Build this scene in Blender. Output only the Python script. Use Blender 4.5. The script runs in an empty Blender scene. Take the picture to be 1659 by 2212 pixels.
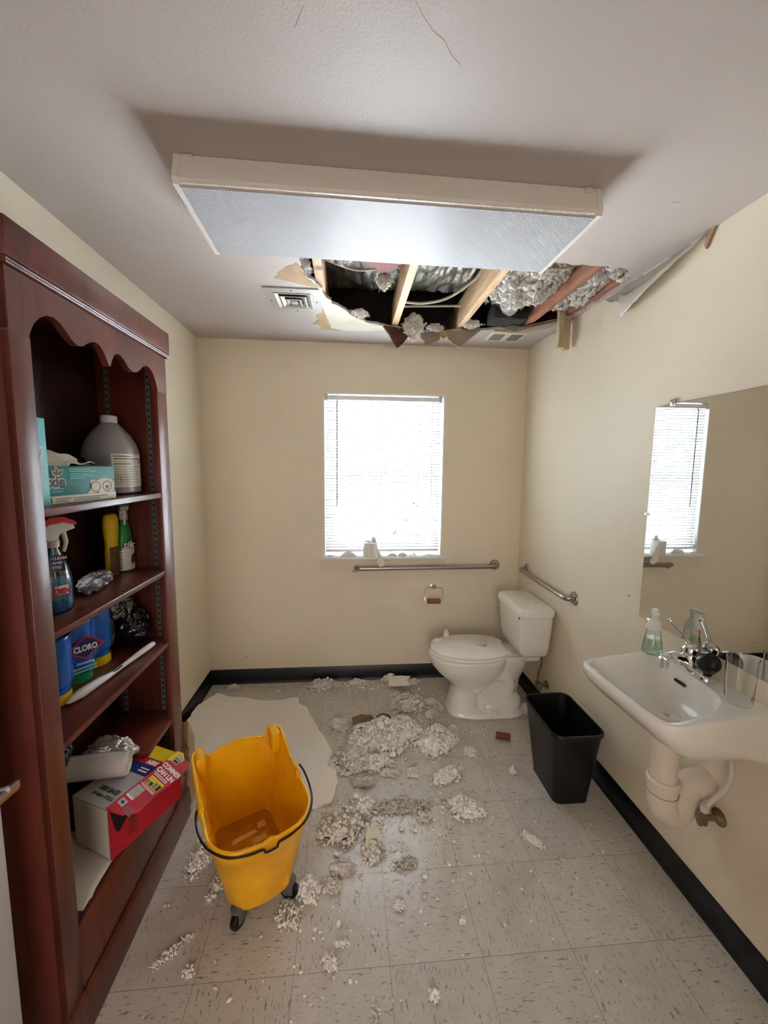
import bpy, bmesh, math, random
import numpy as np
from mathutils import Vector as V, Matrix, noise
from mathutils.geometry import tessellate_polygon

SC = bpy.context.scene
COL = SC.collection
PI = math.pi

# ------------------------------------------------------------------ camera, light, exposure
XL, XR, YB, YF, H = -1.136, 1.138, 1.481, -1.50, 2.431     # room: left, right, back, front, ceiling
T = 0.3048

cd = bpy.data.cameras.new('camera')
cam = bpy.data.objects.new('camera', cd)
COL.objects.link(cam)
cd.sensor_fit = 'HORIZONTAL'
cd.sensor_width = 36.0
cd.lens = 881.359 * 36.0 / 1659.0
cd.clip_start = 0.02
yaw, pitch, roll = -0.0857, -0.1109, 0.0098
r_ = V((math.cos(yaw), math.sin(yaw), 0))
f_ = V((-math.sin(yaw) * math.cos(pitch), math.cos(yaw) * math.cos(pitch), math.sin(pitch)))
u_ = r_.cross(f_)
R_ = r_ * math.cos(roll) + u_ * math.sin(roll)
U_ = -r_ * math.sin(roll) + u_ * math.cos(roll)
cam.matrix_world = Matrix(((R_.x, U_.x, -f_.x, -0.1309), (R_.y, U_.y, -f_.y, -1.4376),
                           (R_.z, U_.z, -f_.z, 1.5921), (0, 0, 0, 1)))
SC.camera = cam

w = bpy.data.worlds.new('sky')
SC.world = w
w.use_nodes = True
bg = w.node_tree.nodes['Background']
bg.inputs[0].default_value = (0.80, 0.90, 1.0, 1)
bg.inputs[1].default_value = 2.0
w.cycles.sampling_method = 'NONE'


def area(name, loc, rot, sx, sy, power, color):
    l = bpy.data.lights.new(name, 'AREA')
    l.shape = 'RECTANGLE'
    l.size, l.size_y, l.energy, l.color = sx, sy, power, color
    o = bpy.data.objects.new(name, l)
    o.location = loc
    o.rotation_euler = rot
    COL.objects.link(o)
    return o


# daylight outside the window, shining in through the blind
area('window_daylight', (0.119, YB + 0.26, 1.25), (math.radians(-90), 0, 0), 2.3, 2.2, 1100, (0.88, 0.94, 1.0))
# the lit hallway the camera stands in the doorway of
area('hallway_light', (-0.25, -3.35, 1.45), (math.radians(90), 0, 0), 1.5, 1.9, 15.5, (1.0, 0.935, 0.895))

SC.view_settings.view_transform = 'Standard'
SC.view_settings.look = 'None'
SC.view_settings.gamma = 1
SC.view_settings.use_curve_mapping = False
SC.view_settings.exposure = 1.28
SC.cycles.max_bounces = 10
SC.cycles.diffuse_bounces = 6
SC.cycles.transparent_max_bounces = 16
SC.cycles.sample_clamp_indirect = 6.0


# ------------------------------------------------------------------ materials
def lin(c):
    c = c / 255.0
    return c / 12.92 if c <= 0.04045 else ((c + 0.055) / 1.055) ** 2.4


def rgb(r, g, b):
    return (lin(r), lin(g), lin(b), 1)


class NT:
    def __init__(s, m):
        s.t = m.node_tree

    def n(s, typ, **k):
        nd = s.t.nodes.new(typ)
        for a, v in k.items():
            if a.startswith('i_'):
                key = a[2:]
                key = int(key) if key.isdigit() else key.replace('_', ' ')
                nd.inputs[key].default_value = v
            else:
                setattr(nd, a, v)
        return nd

    def l(s, a, b):
        s.t.links.new(a, b)

    def ramp(s, src, p0, p1, c0, c1):
        r = s.n('ShaderNodeValToRGB')
        e = r.color_ramp.elements
        e[0].position, e[1].position = p0, p1
        e[0].color, e[1].color = c0, c1
        s.l(src, r.inputs[0])
        return r.outputs[0]

    def mix(s, fac, a, b, mode='MIX'):
        m = s.n('ShaderNodeMix', data_type='RGBA', blend_type=mode)
        if isinstance(fac, (int, float)):
            m.inputs[0].default_value = fac
        else:
            s.l(fac, m.inputs[0])
        for x, i in ((a, 6), (b, 7)):
            if isinstance(x, tuple):
                m.inputs[i].default_value = x
            else:
                s.l(x, m.inputs[i])
        return m.outputs[2]


def mat(name, col, rough=0.5, metal=0.0, spec=0.5, var=0.0, vscale=8.0, vcol=None, bump=0.0, bscale=60.0,
        stretch=(1, 1, 1), trans=0.0, ior=1.45, coat=0.0, sss=0.0, alpha=1.0):
    m = bpy.data.materials.new(name)
    m.use_nodes = True
    t = NT(m)
    p = m.node_tree.nodes['Principled BSDF']
    p.inputs['Base Color'].default_value = col
    p.inputs['Roughness'].default_value = rough
    p.inputs['Metallic'].default_value = metal
    p.inputs['Specular IOR Level'].default_value = spec
    p.inputs['Transmission Weight'].default_value = trans
    p.inputs['IOR'].default_value = ior
    p.inputs['Coat Weight'].default_value = coat
    p.inputs['Coat Roughness'].default_value = 0.08
    p.inputs['Subsurface Weight'].default_value = sss
    p.inputs['Subsurface Radius'].default_value = (1.0, 0.95, 0.85)
    p.inputs['Subsurface Scale'].default_value = 0.018
    p.inputs['Alpha'].default_value = alpha
    if var or bump:
        tc = t.n('ShaderNodeTexCoord')
        mp = t.n('ShaderNodeMapping')
        mp.inputs['Scale'].default_value = stretch
        t.l(tc.outputs['Object'], mp.inputs[0])
    if var:
        nz = t.n('ShaderNodeTexNoise', i_Scale=vscale, i_Detail=5.0, i_Roughness=0.6)
        t.l(mp.outputs[0], nz.inputs['Vector'])
        c2 = vcol or tuple(list(x * (1 - var) for x in col[:3]) + [1])
        c = t.mix(t.ramp(nz.outputs[0], 0.35, 0.68, (0, 0, 0, 1), (1, 1, 1, 1)), col, c2)
        t.l(c, p.inputs['Base Color'])
    if bump:
        nz = t.n('ShaderNodeTexNoise', i_Scale=bscale, i_Detail=3.0)
        t.l(mp.outputs[0], nz.inputs['Vector'])
        b = t.n('ShaderNodeBump', i_Strength=bump, i_Distance=0.01)
        t.l(nz.outputs[0], b.inputs['Height'])
        t.l(b.outputs[0], p.inputs['Normal'])
    return m


def thin_clear(name, col, fac, rough=0.05, ior=1.45):
    """thin clear film or pane: mostly see-through with a gloss"""
    m = bpy.data.materials.new(name)
    m.use_nodes = True
    t = NT(m)
    for nd in list(m.node_tree.nodes):
        m.node_tree.nodes.remove(nd)
    o = t.n('ShaderNodeOutputMaterial')
    tr = t.n('ShaderNodeBsdfTransparent', i_Color=col)
    gl = t.n('ShaderNodeBsdfGlossy', i_Roughness=rough)
    gl.inputs['Color'].default_value = (1, 1, 1, 1)
    fr = t.n('ShaderNodeFresnel', i_IOR=ior)
    ad = t.n('ShaderNodeMath', operation='MULTIPLY_ADD')
    t.l(fr.outputs[0], ad.inputs[0])
    ad.inputs[1].default_value = 1.0
    ad.inputs[2].default_value = fac
    mx = t.n('ShaderNodeMixShader')
    t.l(ad.outputs[0], mx.inputs[0])
    t.l(tr.outputs[0], mx.inputs[1])
    t.l(gl.outputs[0], mx.inputs[2])
    t.l(mx.outputs[0], o.inputs[0])
    return m


def blind_mat():
    m = bpy.data.materials.new('blind_slat_vinyl')
    m.use_nodes = True
    t = NT(m)
    for nd in list(m.node_tree.nodes):
        m.node_tree.nodes.remove(nd)
    o = t.n('ShaderNodeOutputMaterial')
    tr = t.n('ShaderNodeBsdfTransparent', i_Color=(1, 1, 1, 1))
    tl = t.n('ShaderNodeBsdfTranslucent', i_Color=(0.92, 0.95, 0.97, 1))
    df = t.n('ShaderNodeBsdfDiffuse', i_Color=(0.63, 0.65, 0.67, 1))
    a = t.n('ShaderNodeMixShader', i_0=0.80)
    t.l(tl.outputs[0], a.inputs[1])
    t.l(df.outputs[0], a.inputs[2])
    b = t.n('ShaderNodeMixShader', i_0=0.0)
    t.l(a.outputs[0], b.inputs[1])
    t.l(tr.outputs[0], b.inputs[2])
    t.l(b.outputs[0], o.inputs[0])
    return m


def floor_mat():
    m = bpy.data.materials.new('vinyl_tile')
    m.use_nodes = True
    t = NT(m)
    p = m.node_tree.nodes['Principled BSDF']
    geo = t.n('ShaderNodeTexCoord')
    sep = t.n('ShaderNodeSeparateXYZ')
    t.l(geo.outputs['Object'], sep.inputs[0])

    def math_(op, a, b=None):
        n = t.n('ShaderNodeMath', operation=op)
        for i, x in enumerate((a, b)):
            if x is None:
                continue
            if isinstance(x, (int, float)):
                n.inputs[i].default_value = x
            else:
                t.l(x, n.inputs[i])
        return n.outputs[0]
    tx = math_('DIVIDE', sep.outputs[0], T)
    ty = math_('DIVIDE', sep.outputs[1], T)
    ix, iy = math_('FLOOR', tx), math_('FLOOR', ty)
    # a joint wherever the position is within 1.2 mm of a tile edge
    ex = math_('ABSOLUTE', math_('SUBTRACT', tx, math_('ROUND', tx)))
    ey = math_('ABSOLUTE', math_('SUBTRACT', ty, math_('ROUND', ty)))
    joint = math_('LESS_THAN', math_('MINIMUM', ex, ey), 0.0024)
    odd = math_('MODULO', math_('ABSOLUTE', math_('ADD', ix, iy)), 2.0)
    # streaks run along y on one tile and along x on the next
    flecks = []
    for sc, thr, seed in (((105, 26, 1), 0.645, 0.0), ((26, 105, 1), 0.645, 7.0), ((150, 44, 1), 0.655, 3.0), ((44, 150, 1), 0.655, 11.0)):
        mp = t.n('ShaderNodeMapping')
        mp.inputs['Scale'].default_value = sc
        mp.inputs['Location'].default_value = (seed, seed, 0)
        t.l(geo.outputs['Object'], mp.inputs[0])
        nz = t.n('ShaderNodeTexNoise', i_Scale=1.0, i_Detail=3.0, i_Roughness=0.65)
        t.l(mp.outputs[0], nz.inputs['Vector'])
        flecks.append(t.ramp(nz.outputs[0], thr - 0.05, thr + 0.03, (0, 0, 0, 1), (1, 1, 1, 1)))
    a = t.mix(odd, flecks[0], flecks[1])
    b = t.mix(odd, flecks[2], flecks[3])
    cl = t.n('ShaderNodeTexNoise', i_Scale=14.0, i_Detail=6.0, i_Roughness=0.7)
    t.l(geo.outputs['Object'], cl.inputs['Vector'])
    base = t.mix(cl.outputs[0], rgb(190, 182, 171), rgb(215, 208, 198))
    wn = t.n('ShaderNodeTexWhiteNoise', noise_dimensions='2D')
    cmb = t.n('ShaderNodeCombineXYZ')
    t.l(ix, cmb.inputs[0]); t.l(iy, cmb.inputs[1])
    t.l(cmb.outputs[0], wn.inputs['Vector'])
    tone = t.mix(wn.outputs[0], (0.94, 0.94, 0.94, 1), (1.03, 1.03, 1.03, 1))
    base = t.mix(1.0, base, tone, 'MULTIPLY')
    base = t.mix(a, base, rgb(128, 119, 110))
    bf = t.n('ShaderNodeMath', operation='MULTIPLY', i_1=0.8)
    t.l(b, bf.inputs[0])
    base = t.mix(bf.outputs[0], base, rgb(80, 72, 66))
    # light flecks and grime near the back wall
    gr = t.n('ShaderNodeTexNoise', i_Scale=3.0, i_Detail=6.0, i_Roughness=0.7)
    t.l(geo.outputs['Object'], gr.inputs['Vector'])
    base = t.mix(t.ramp(gr.outputs[0], 0.50, 0.80, (0, 0, 0, 1), (0.6, 0.6, 0.6, 1)), base, rgb(160, 150, 136))
    base = t.mix(joint, base, rgb(118, 110, 102))
    t.l(base, p.inputs['Base Color'])
    # a wet patch around the fallen mush
    d = t.n('ShaderNodeVectorMath', operation='DISTANCE')
    t.l(geo.outputs['Object'], d.inputs[0])
    d.inputs[1].default_value = (0.06, 0.10, 0.0)
    wz = t.n('ShaderNodeTexNoise', i_Scale=9.0, i_Detail=5.0, i_Roughness=0.6)
    t.l(geo.outputs['Object'], wz.inputs['Vector'])
    wv = t.n('ShaderNodeMath', operation='MULTIPLY_ADD', i_1=0.55)
    t.l(wz.outputs[0], wv.inputs[0]); t.l(d.outputs['Value'], wv.inputs[2])
    rr = t.n('ShaderNodeMapRange', i_1=0.46, i_2=0.66, i_3=0.17, i_4=0.36)
    t.l(wv.outputs[0], rr.inputs[0])
    t.l(rr.outputs[0], p.inputs['Roughness'])
    p.inputs['Specular IOR Level'].default_value = 0.5
    bz = t.n('ShaderNodeTexNoise', i_Scale=45.0, i_Detail=4.0)
    t.l(geo.outputs['Object'], bz.inputs['Vector'])
    bp = t.n('ShaderNodeBump', i_Strength=0.12, i_Distance=0.004)
    t.l(bz.outputs[0], bp.inputs['Height'])
    t.l(bp.outputs[0], p.inputs['Normal'])
    return m


def wood_mat(name, c1, c2, rough, scale=(3, 3, 0.35), knots=True, coat=0.0):
    m = bpy.data.materials.new(name)
    m.use_nodes = True
    t = NT(m)
    p = m.node_tree.nodes['Principled BSDF']
    tc = t.n('ShaderNodeTexCoord')
    mp = t.n('ShaderNodeMapping')
    mp.inputs['Scale'].default_value = scale
    t.l(tc.outputs['Object'], mp.inputs[0])
    n1 = t.n('ShaderNodeTexNoise', i_Scale=9.0, i_Detail=8.0, i_Roughness=0.65, i_Distortion=0.8)
    t.l(mp.outputs[0], n1.inputs['Vector'])
    n2 = t.n('ShaderNodeTexNoise', i_Scale=1.6, i_Detail=3.0)
    t.l(mp.outputs[0], n2.inputs['Vector'])
    c = t.mix(t.ramp(n1.outputs[0], 0.35, 0.65, (0, 0, 0, 1), (1, 1, 1, 1)), c1, c2)
    c3 = tuple(list(x * 1.35 for x in c1[:3]) + [1])
    c = t.mix(t.ramp(n2.outputs[0], 0.45, 0.75, (0, 0, 0, 1), (0.7, 0.7, 0.7, 1)), c, c3)
    if knots:
        vo = t.n('ShaderNodeTexVoronoi', i_Scale=2.2)
        t.l(tc.outputs['Object'], vo.inputs['Vector'])
        c = t.mix(t.ramp(vo.outputs[0], 0.03, 0.075, (1, 1, 1, 1), (0, 0, 0, 1)), c, tuple(list(x * 0.3 for x in c2[:3]) + [1]))
    t.l(c, p.inputs['Base Color'])
    p.inputs['Roughness'].default_value = rough
    p.inputs['Coat Weight'].default_value = coat
    p.inputs['Coat Roughness'].default_value = 0.25
    return m


def lens_mat():
    """prismatic acrylic lens of the ceiling light: a fine grid of little pyramids"""
    m = bpy.data.materials.new('prismatic_lens')
    m.use_nodes = True
    t = NT(m)
    p = m.node_tree.nodes['Principled BSDF']
    p.inputs['Base Color'].default_value = (0.80, 0.80, 0.82, 1)
    p.inputs['Roughness'].default_value = 0.75
    p.inputs['Specular IOR Level'].default_value = 0.5
    p.inputs['IOR'].default_value = 1.5
    p.inputs['Coat Weight'].default_value = 0.15
    p.inputs['Coat Roughness'].default_value = 0.3
    tc = t.n('ShaderNodeTexCoord')
    sep = t.n('ShaderNodeSeparateXYZ')
    t.l(tc.outputs['Object'], sep.inputs[0])
    outs = []
    for i, k in ((0, 1.0), (1, 1.0)):
        a = t.n('ShaderNodeMath', operation='MULTIPLY', i_1=2 * PI / 0.0085)
        t.l(sep.outputs[i], a.inputs[0])
        b = t.n('ShaderNodeMath', operation='SINE')
        t.l(a.outputs[0], b.inputs[0])
        outs.append(b.outputs[0])
    s = t.n('ShaderNodeMath', operation='MULTIPLY')
    t.l(outs[0], s.inputs[0]); t.l(outs[1], s.inputs[1])
    bp = t.n('ShaderNodeBump', i_Strength=0.5, i_Distance=0.0012)
    t.l(s.outputs[0], bp.inputs['Height'])
    t.l(bp.outputs[0], p.inputs['Normal'])
    c = t.mix(t.ramp(s.outputs[0], 0.0, 0.9, (0, 0, 0, 1), (1, 1, 1, 1)), (0.36, 0.36, 0.38, 1), (0.58, 0.58, 0.60, 1))
    t.l(c, p.inputs['Base Color'])
    return m


M = {}
M['floor'] = floor_mat()
M['wall'] = mat('cream_wall_paint', rgb(232, 221, 199), 0.55, var=0.04, vscale=2.0, bump=0.10, bscale=220)
M['ceiling'] = mat('ceiling_paint', rgb(188, 178, 173), 0.5, var=0.05, vscale=1.5, bump=0.08, bscale=160)
M['base'] = mat('black_cove_base', rgb(14, 18, 26), 0.35)
M['white'] = mat('white_paint', rgb(232, 234, 232), 0.4)
M['vinyl'] = mat('white_vinyl', rgb(238, 240, 240), 0.3)
M['blind'] = blind_mat()
M['glass'] = thin_clear('window_glass', (0.97, 0.98, 0.98, 1), 0.02, 0.0)
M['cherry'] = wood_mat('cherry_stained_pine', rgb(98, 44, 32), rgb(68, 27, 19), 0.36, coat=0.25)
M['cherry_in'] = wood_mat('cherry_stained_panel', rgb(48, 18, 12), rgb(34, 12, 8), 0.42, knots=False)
M['raw'] = wood_mat('raw_pine', rgb(196, 164, 126), rgb(162, 126, 92), 0.75, scale=(12, 1.0, 12))
M['rawpale'] = wood_mat('weathered_pine', rgb(190, 172, 140), rgb(160, 142, 112), 0.8, scale=(12, 12, 1.0))
M['rawred'] = wood_mat('reddish_pine', rgb(152, 102, 76), rgb(112, 68, 48), 0.75, scale=(12, 1.0, 12))
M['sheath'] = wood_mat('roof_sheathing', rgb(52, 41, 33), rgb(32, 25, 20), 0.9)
M['porcelain'] = mat('porcelain', rgb(240, 237, 230), 0.12, spec=0.6, var=0.03, vscale=3, coat=0.3)
M['seat'] = mat('toilet_seat_enamel', rgb(244, 242, 237), 0.15, spec=0.5)
M['chrome'] = mat('chrome', (0.78, 0.78, 0.78, 1), 0.10, metal=1)
M['steel'] = mat('brushed_steel', (0.42, 0.39, 0.35, 1), 0.32, metal=1, bump=0.03, bscale=300)
M['brass'] = mat('dull_brass', (0.30, 0.25, 0.17, 1), 0.4, metal=1)
M['mirror'] = mat('mirror_silver', (0.74, 0.74, 0.72, 1), 0.0, metal=1)
M['bucket'] = mat('yellow_plastic', rgb(246, 184, 14), 0.33, var=0.15, vscale=6, vcol=rgb(228, 158, 10), bump=0.02, bscale=90)
M['dirt'] = mat('dirty_water', rgb(196, 124, 12), 0.10, spec=0.5, var=0.3, vscale=12, vcol=rgb(168, 98, 8))
M['black'] = mat('black_plastic', rgb(12, 12, 13), 0.42, bump=0.05, bscale=400)
M['blackgloss'] = mat('black_rubber', rgb(10, 10, 11), 0.25)
M['caster'] = mat('grey_caster', rgb(92, 92, 90), 0.45)
M['wire'] = mat('dark_wire', rgb(38, 22, 20), 0.4)
M['fluff'] = mat('blown_fibreglass', rgb(253, 251, 246), 0.95, spec=0.0, var=0.10, vscale=40, vcol=rgb(244, 239, 230))
M['fluffgrey'] = mat('dusty_fibreglass', rgb(247, 243, 236), 0.95, spec=0.0, var=0.25, vscale=22, vcol=rgb(216, 209, 199))
M['fluffwet'] = mat('wet_fibreglass', rgb(228, 221, 210), 0.6, spec=0.2, var=0.3, vscale=25, vcol=rgb(202, 193, 180))
M['fluffattic'] = mat('attic_fibreglass', rgb(250, 249, 246), 0.95, spec=0.0, var=0.4, vscale=9, vcol=rgb(188, 180, 170))
M['gypsum'] = mat('gypsum', rgb(226, 219, 200), 0.9, var=0.1, vscale=12, bump=0.3, bscale=60)
M['boardface'] = mat('drywall_face', rgb(246, 240, 231), 0.7, var=0.06, vscale=3)
M['kraft'] = mat('kraft_paper', rgb(176, 146, 112), 0.85, var=0.2, vscale=18, bump=0.2, bscale=60)
M['kraftdark'] = mat('damp_kraft_paper', rgb(128, 100, 84), 0.85, var=0.25, vscale=22, bump=0.3, bscale=50)
M['kraftgrey'] = mat('grey_drywall_paper', rgb(150, 136, 116), 0.85, var=0.15, vscale=18)
M['darkboard'] = mat('wet_brown_board', rgb(84, 50, 34), 0.7, var=0.3, vscale=20)
M['tape'] = mat('joint_tape', rgb(206, 200, 188), 0.7, var=0.08, vscale=14)
M['tapeback'] = mat('bare_joint_compound', rgb(158, 150, 140), 0.9, var=0.2, vscale=14)
M['foilduct'] = mat('foil_duct_wrap', (0.21, 0.19, 0.155, 1), 0.38, metal=0.6, bump=1.0, bscale=22, var=0.5, vscale=10, stretch=(1.6, .5, 1))
M['flexwhite'] = mat('white_flex_duct', rgb(200, 198, 192), 0.5)
M['cable'] = mat('white_cable', rgb(196, 188, 172), 0.5)
M['redbatt'] = mat('red_faced_batt', rgb(112, 56, 48), 0.8, var=0.2, vscale=14)
M['ventgrey'] = mat('grey_vent_metal', rgb(176, 172, 164), 0.4, metal=0.2)
M['ventdark'] = mat('dark_duct', rgb(40, 38, 36), 0.8)
M['ivory'] = mat('ivory_plastic', rgb(206, 200, 180), 0.5)
M['fixture'] = mat('fixture_acrylic', rgb(224, 217, 208), 0.35, spec=0.5)
M['lens'] = lens_mat()
M['paperroll'] = mat('tissue_paper', rgb(236, 234, 228), 0.9, bump=0.1, bscale=80)
M['tubecard'] = mat('brown_card', rgb(150, 98, 66), 0.8, var=0.15, vscale=20)
M['tubered'] = mat('wet_brown_card', rgb(124, 62, 42), 0.7, var=0.15, vscale=20)
M['teal'] = mat('teal_card', rgb(6, 116, 110), 0.5)
M['paleteal'] = mat('pale_teal_card', rgb(104, 186, 192), 0.4, var=0.15, vscale=10)
M['cardwhite'] = mat('white_card', rgb(226, 220, 208), 0.6)
M['cardgrey'] = mat('grey_card', rgb(172, 168, 164), 0.6, var=0.06, vscale=8)
M['cardred'] = mat('red_card', rgb(172, 24, 44), 0.45)
M['cardyellow'] = mat('yellow_card', rgb(222, 190, 30), 0.5)
M['cardbrown'] = mat('corrugated_edge', rgb(176, 146, 104), 0.8)
M['navy'] = mat('navy_ink', rgb(32, 38, 104), 0.5)
M['ink'] = mat('black_ink', rgb(18, 18, 20), 0.5)
M['inkgrey'] = mat('grey_ink', rgb(120, 120, 120), 0.5)
M['inkwhite'] = mat('white_ink', rgb(238, 238, 234), 0.5)
M['inkred'] = mat('red_ink', rgb(196, 26, 40), 0.5)
M['inkteal'] = mat('pale_teal_ink', rgb(120, 196, 190), 0.5)
M['jug'] = mat('cloudy_polyethylene', rgb(150, 146, 148), 0.35, sss=0.2)
M['cap'] = mat('white_cap', rgb(214, 212, 208), 0.4)
M['bluefilm'] = mat('blue_shrink_film', rgb(14, 84, 168), 0.16, spec=0.7, bump=0.15, bscale=12)
M['yellowplas'] = mat('yellow_plastic_bottle', rgb(216, 182, 18), 0.35)
M['greenplas'] = mat('green_plastic_bottle', rgb(40, 130, 50), 0.35)
M['greencap'] = mat('green_lid', rgb(28, 130, 84), 0.35)
M['redplas'] = mat('red_plastic', rgb(176, 20, 36), 0.25)
M['brownlabel'] = mat('brown_label', rgb(92, 56, 30), 0.4, var=0.3, vscale=30)
M['bottleclear'] = thin_clear('clear_bottle', (0.86, 0.90, 0.92, 1), 0.06, 0.05)
M['bluefluid'] = mat('blue_cleaner', rgb(18, 122, 178), 0.1, spec=0.6)
M['filmclear'] = thin_clear('clear_film', (0.84, 0.84, 0.87, 1), 0.07, 0.35)
M['filmdark'] = thin_clear('smoky_film', (0.42, 0.40, 0.44, 1), 0.14, 0.15)
M['filmblack'] = mat('black_film', rgb(22, 20, 30), 0.14, spec=0.7, bump=0.4, bscale=30)
M['greyplas'] = mat('grey_plastic', rgb(120, 124, 130), 0.5)
M['brush'] = mat('white_brush_handle', rgb(226, 224, 222), 0.25)
M['foil'] = mat('crumpled_foil', (0.74, 0.74, 0.76, 1), 0.3, metal=0.7, bump=0.6, bscale=40)
M['rollfilm'] = mat('rolled_bags', rgb(216, 210, 208), 0.3, bump=0.06, bscale=50)
M['bluecloth'] = mat('blue_cloth', rgb(72, 98, 156), 0.9)
M['soap'] = thin_clear('pale_green_soap', (0.74, 0.88, 0.79, 1), 0.06, 0.1, 1.08)
M['soapclear'] = thin_clear('clear_dispenser', (0.965, 0.98, 0.975, 1), 0.03, 0.06, 1.07)
M['pump'] = mat('frosted_pump', rgb(224, 228, 224), 0.35, sss=0.1)
M['pvc'] = mat('white_pipe_cover', rgb(226, 214, 198), 0.45)
M['dark'] = mat('dark_hole', rgb(18, 12, 10), 0.6)
M['doorpaint'] = mat('door_paint', rgb(206, 204, 206), 0.4)
M['nickel'] = mat('satin_nickel', (0.52, 0.52, 0.53, 1), 0.25, metal=1)
M['scrap'] = mat('soaked_paper', rgb(228, 182, 104), 0.5)
M['badge'] = mat('brown_badge', rgb(96, 50, 30), 0.4)
M['hall'] = mat('hall_paint', rgb(214, 200, 182), 0.6)


# ------------------------------------------------------------------ mesh helpers
class MB:
    """collects shapes in one bmesh; build() links them as ONE mesh object"""

    def __init__(s, mtx=None):
        s.bm = bmesh.new()
        s.m = mtx or Matrix.Identity(4)

    def faces(s, pts, faces):
        vs = [s.bm.verts.new(s.m @ V(p)) for p in pts]
        out = []
        for f in faces:
            try:
                out.append(s.bm.faces.new([vs[i] for i in f]))
            except ValueError:
                pass
        return out

    def box(s, lo, hi, bev=0.0, rot=None, seg=2):
        c = (V(lo) + V(hi)) / 2
        d = (V(hi) - V(lo)) / 2
        b = bmesh.new()
        bmesh.ops.create_cube(b, size=2)
        for v in b.verts:
            v.co = V((v.co.x * d.x, v.co.y * d.y, v.co.z * d.z))
        if bev:
            bmesh.ops.bevel(b, geom=list(b.edges), offset=min(bev, min(d) * 0.95), segments=seg, profile=0.5, affect='EDGES')
        R = Matrix.Translation(c) @ (rot or Matrix.Identity(4))
        s.merge(b, R)
        return s

    def merge(s, b, R=None):
        R = s.m @ (R or Matrix.Identity(4))
        mp = {v: s.bm.verts.new(R @ v.co) for v in b.verts}
        for f in b.faces:
            try:
                s.bm.faces.new([mp[v] for v in f.verts])
            except ValueError:
                pass
        b.free()

    def loft(s, rings, cap0=True, cap1=True, closed=True):
        n = len(rings[0])
        pts = [p for r in rings for p in r]
        fs = []
        for i in range(len(rings) - 1):
            for j in range(n if closed else n - 1):
                k = (j + 1) % n
                fs.append((i * n + j, i * n + k, (i + 1) * n + k, (i + 1) * n + j))
        if cap0:
            fs.append(tuple(reversed(range(n))))
        if cap1:
            fs.append(tuple((len(rings) - 1) * n + j for j in range(n)))
        s.faces(pts, fs)
        return s

    def lathe(s, prof, seg=24, at=(0, 0, 0), mtx=None, cap0=True, cap1=True, sx=1.0, sy=1.0):
        A = Matrix.Translation(V(at)) @ (mtx or Matrix.Identity(4))
        rings = []
        for r, z in prof:
            rings.append([A @ V((max(r, 1e-5) * sx * math.cos(2 * PI * k / seg), max(r, 1e-5) * sy * math.sin(2 * PI * k / seg), z)) for k in range(seg)])
        return s.loft(rings, cap0, cap1)

    def tube(s, pts, r, seg=10, closed=False, caps=True):
        pts = [V(p) for p in pts]
        n = len(pts)
        rr = r if isinstance(r, (list, tuple)) else [r] * n
        tang = []
        for i in range(n):
            a = pts[(i - 1) % n] if (closed or i > 0) else pts[i]
            b = pts[(i + 1) % n] if (closed or i < n - 1) else pts[i]
            tang.append((b - a).normalized())
        ref = V((0, 0, 1)) if abs(tang[0].z) < 0.9 else V((1, 0, 0))
        nrm = (ref - tang[0] * ref.dot(tang[0])).normalized()
        rings = []
        for i in range(n):
            nrm = (nrm - tang[i] * nrm.dot(tang[i])).normalized()
            b = tang[i].cross(nrm)
            rings.append([pts[i] + (nrm * math.cos(2 * PI * k / seg) + b * math.sin(2 * PI * k / seg)) * rr[i] for k in range(seg)])
        if closed:
            rings.append(rings[0])
        return s.loft(rings, caps and not closed, caps and not closed)

    def prism(s, poly, lo, hi, fn, holes=()):
        """extrude a 2D outline (with holes) between lo and hi; fn(a, b, c) places a point"""
        loops = [list(poly)] + [list(h) for h in holes]
        flat = [p for l in loops for p in l]
        tri = tessellate_polygon([[V((a, b, 0)) for a, b in l] for l in loops])
        n = len(flat)
        pts = [fn(a, b, lo) for a, b in flat] + [fn(a, b, hi) for a, b in flat]
        fs = [tuple(t) for t in tri] + [tuple(n + i for i in reversed(t)) for t in tri]
        o = 0
        for l in loops:
            m = len(l)
            for j in range(m):
                k = (j + 1) % m
                fs.append((o + j, o + k, n + o + k, n + o + j))
            o += m
        s.faces(pts, fs)
        return s

    def grid(s, nu, nv, fn):
        pts = [fn(i / (nu - 1), j / (nv - 1)) for i in range(nu) for j in range(nv)]
        fs = [(i * nv + j, (i + 1) * nv + j, (i + 1) * nv + j + 1, i * nv + j + 1) for i in range(nu - 1) for j in range(nv - 1)]
        s.faces(pts, fs)
        return s

    def build(s, name, m, parent=None, smooth=40, world=True, solid=0.0):
        me = bpy.data.meshes.new(name)
        bmesh.ops.recalc_face_normals(s.bm, faces=list(s.bm.faces))
        if parent is not None and world:
            s.bm.transform(XF[parent.name].inverted())
        s.bm.to_mesh(me)
        s.bm.free()
        if smooth:
            me.polygons.foreach_set('use_smooth', [True] * len(me.polygons))
            me.set_sharp_from_angle(angle=math.radians(smooth))
        return link(name, me, m, parent, solid)


XF = {}


def link(name, me, m, parent=None, solid=0.0):
    for x in (m if isinstance(m, (list, tuple)) else [m]):
        me.materials.append(M[x] if isinstance(x, str) else x)
    o = bpy.data.objects.new(name, me)
    COL.objects.link(o)
    XF[o.name] = Matrix.Identity(4) if parent is None else XF[parent.name].copy()
    if parent is not None:
        o.parent = parent
    if solid:
        md = o.modifiers.new('thickness', 'SOLIDIFY')
        md.thickness = solid
        md.offset = 0
    return o


def tag(o, label, cat, group=None, kind=None):
    o['label'] = label
    o['category'] = cat
    if group:
        o['group'] = group
    if kind:
        o['kind'] = kind
    return o


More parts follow.
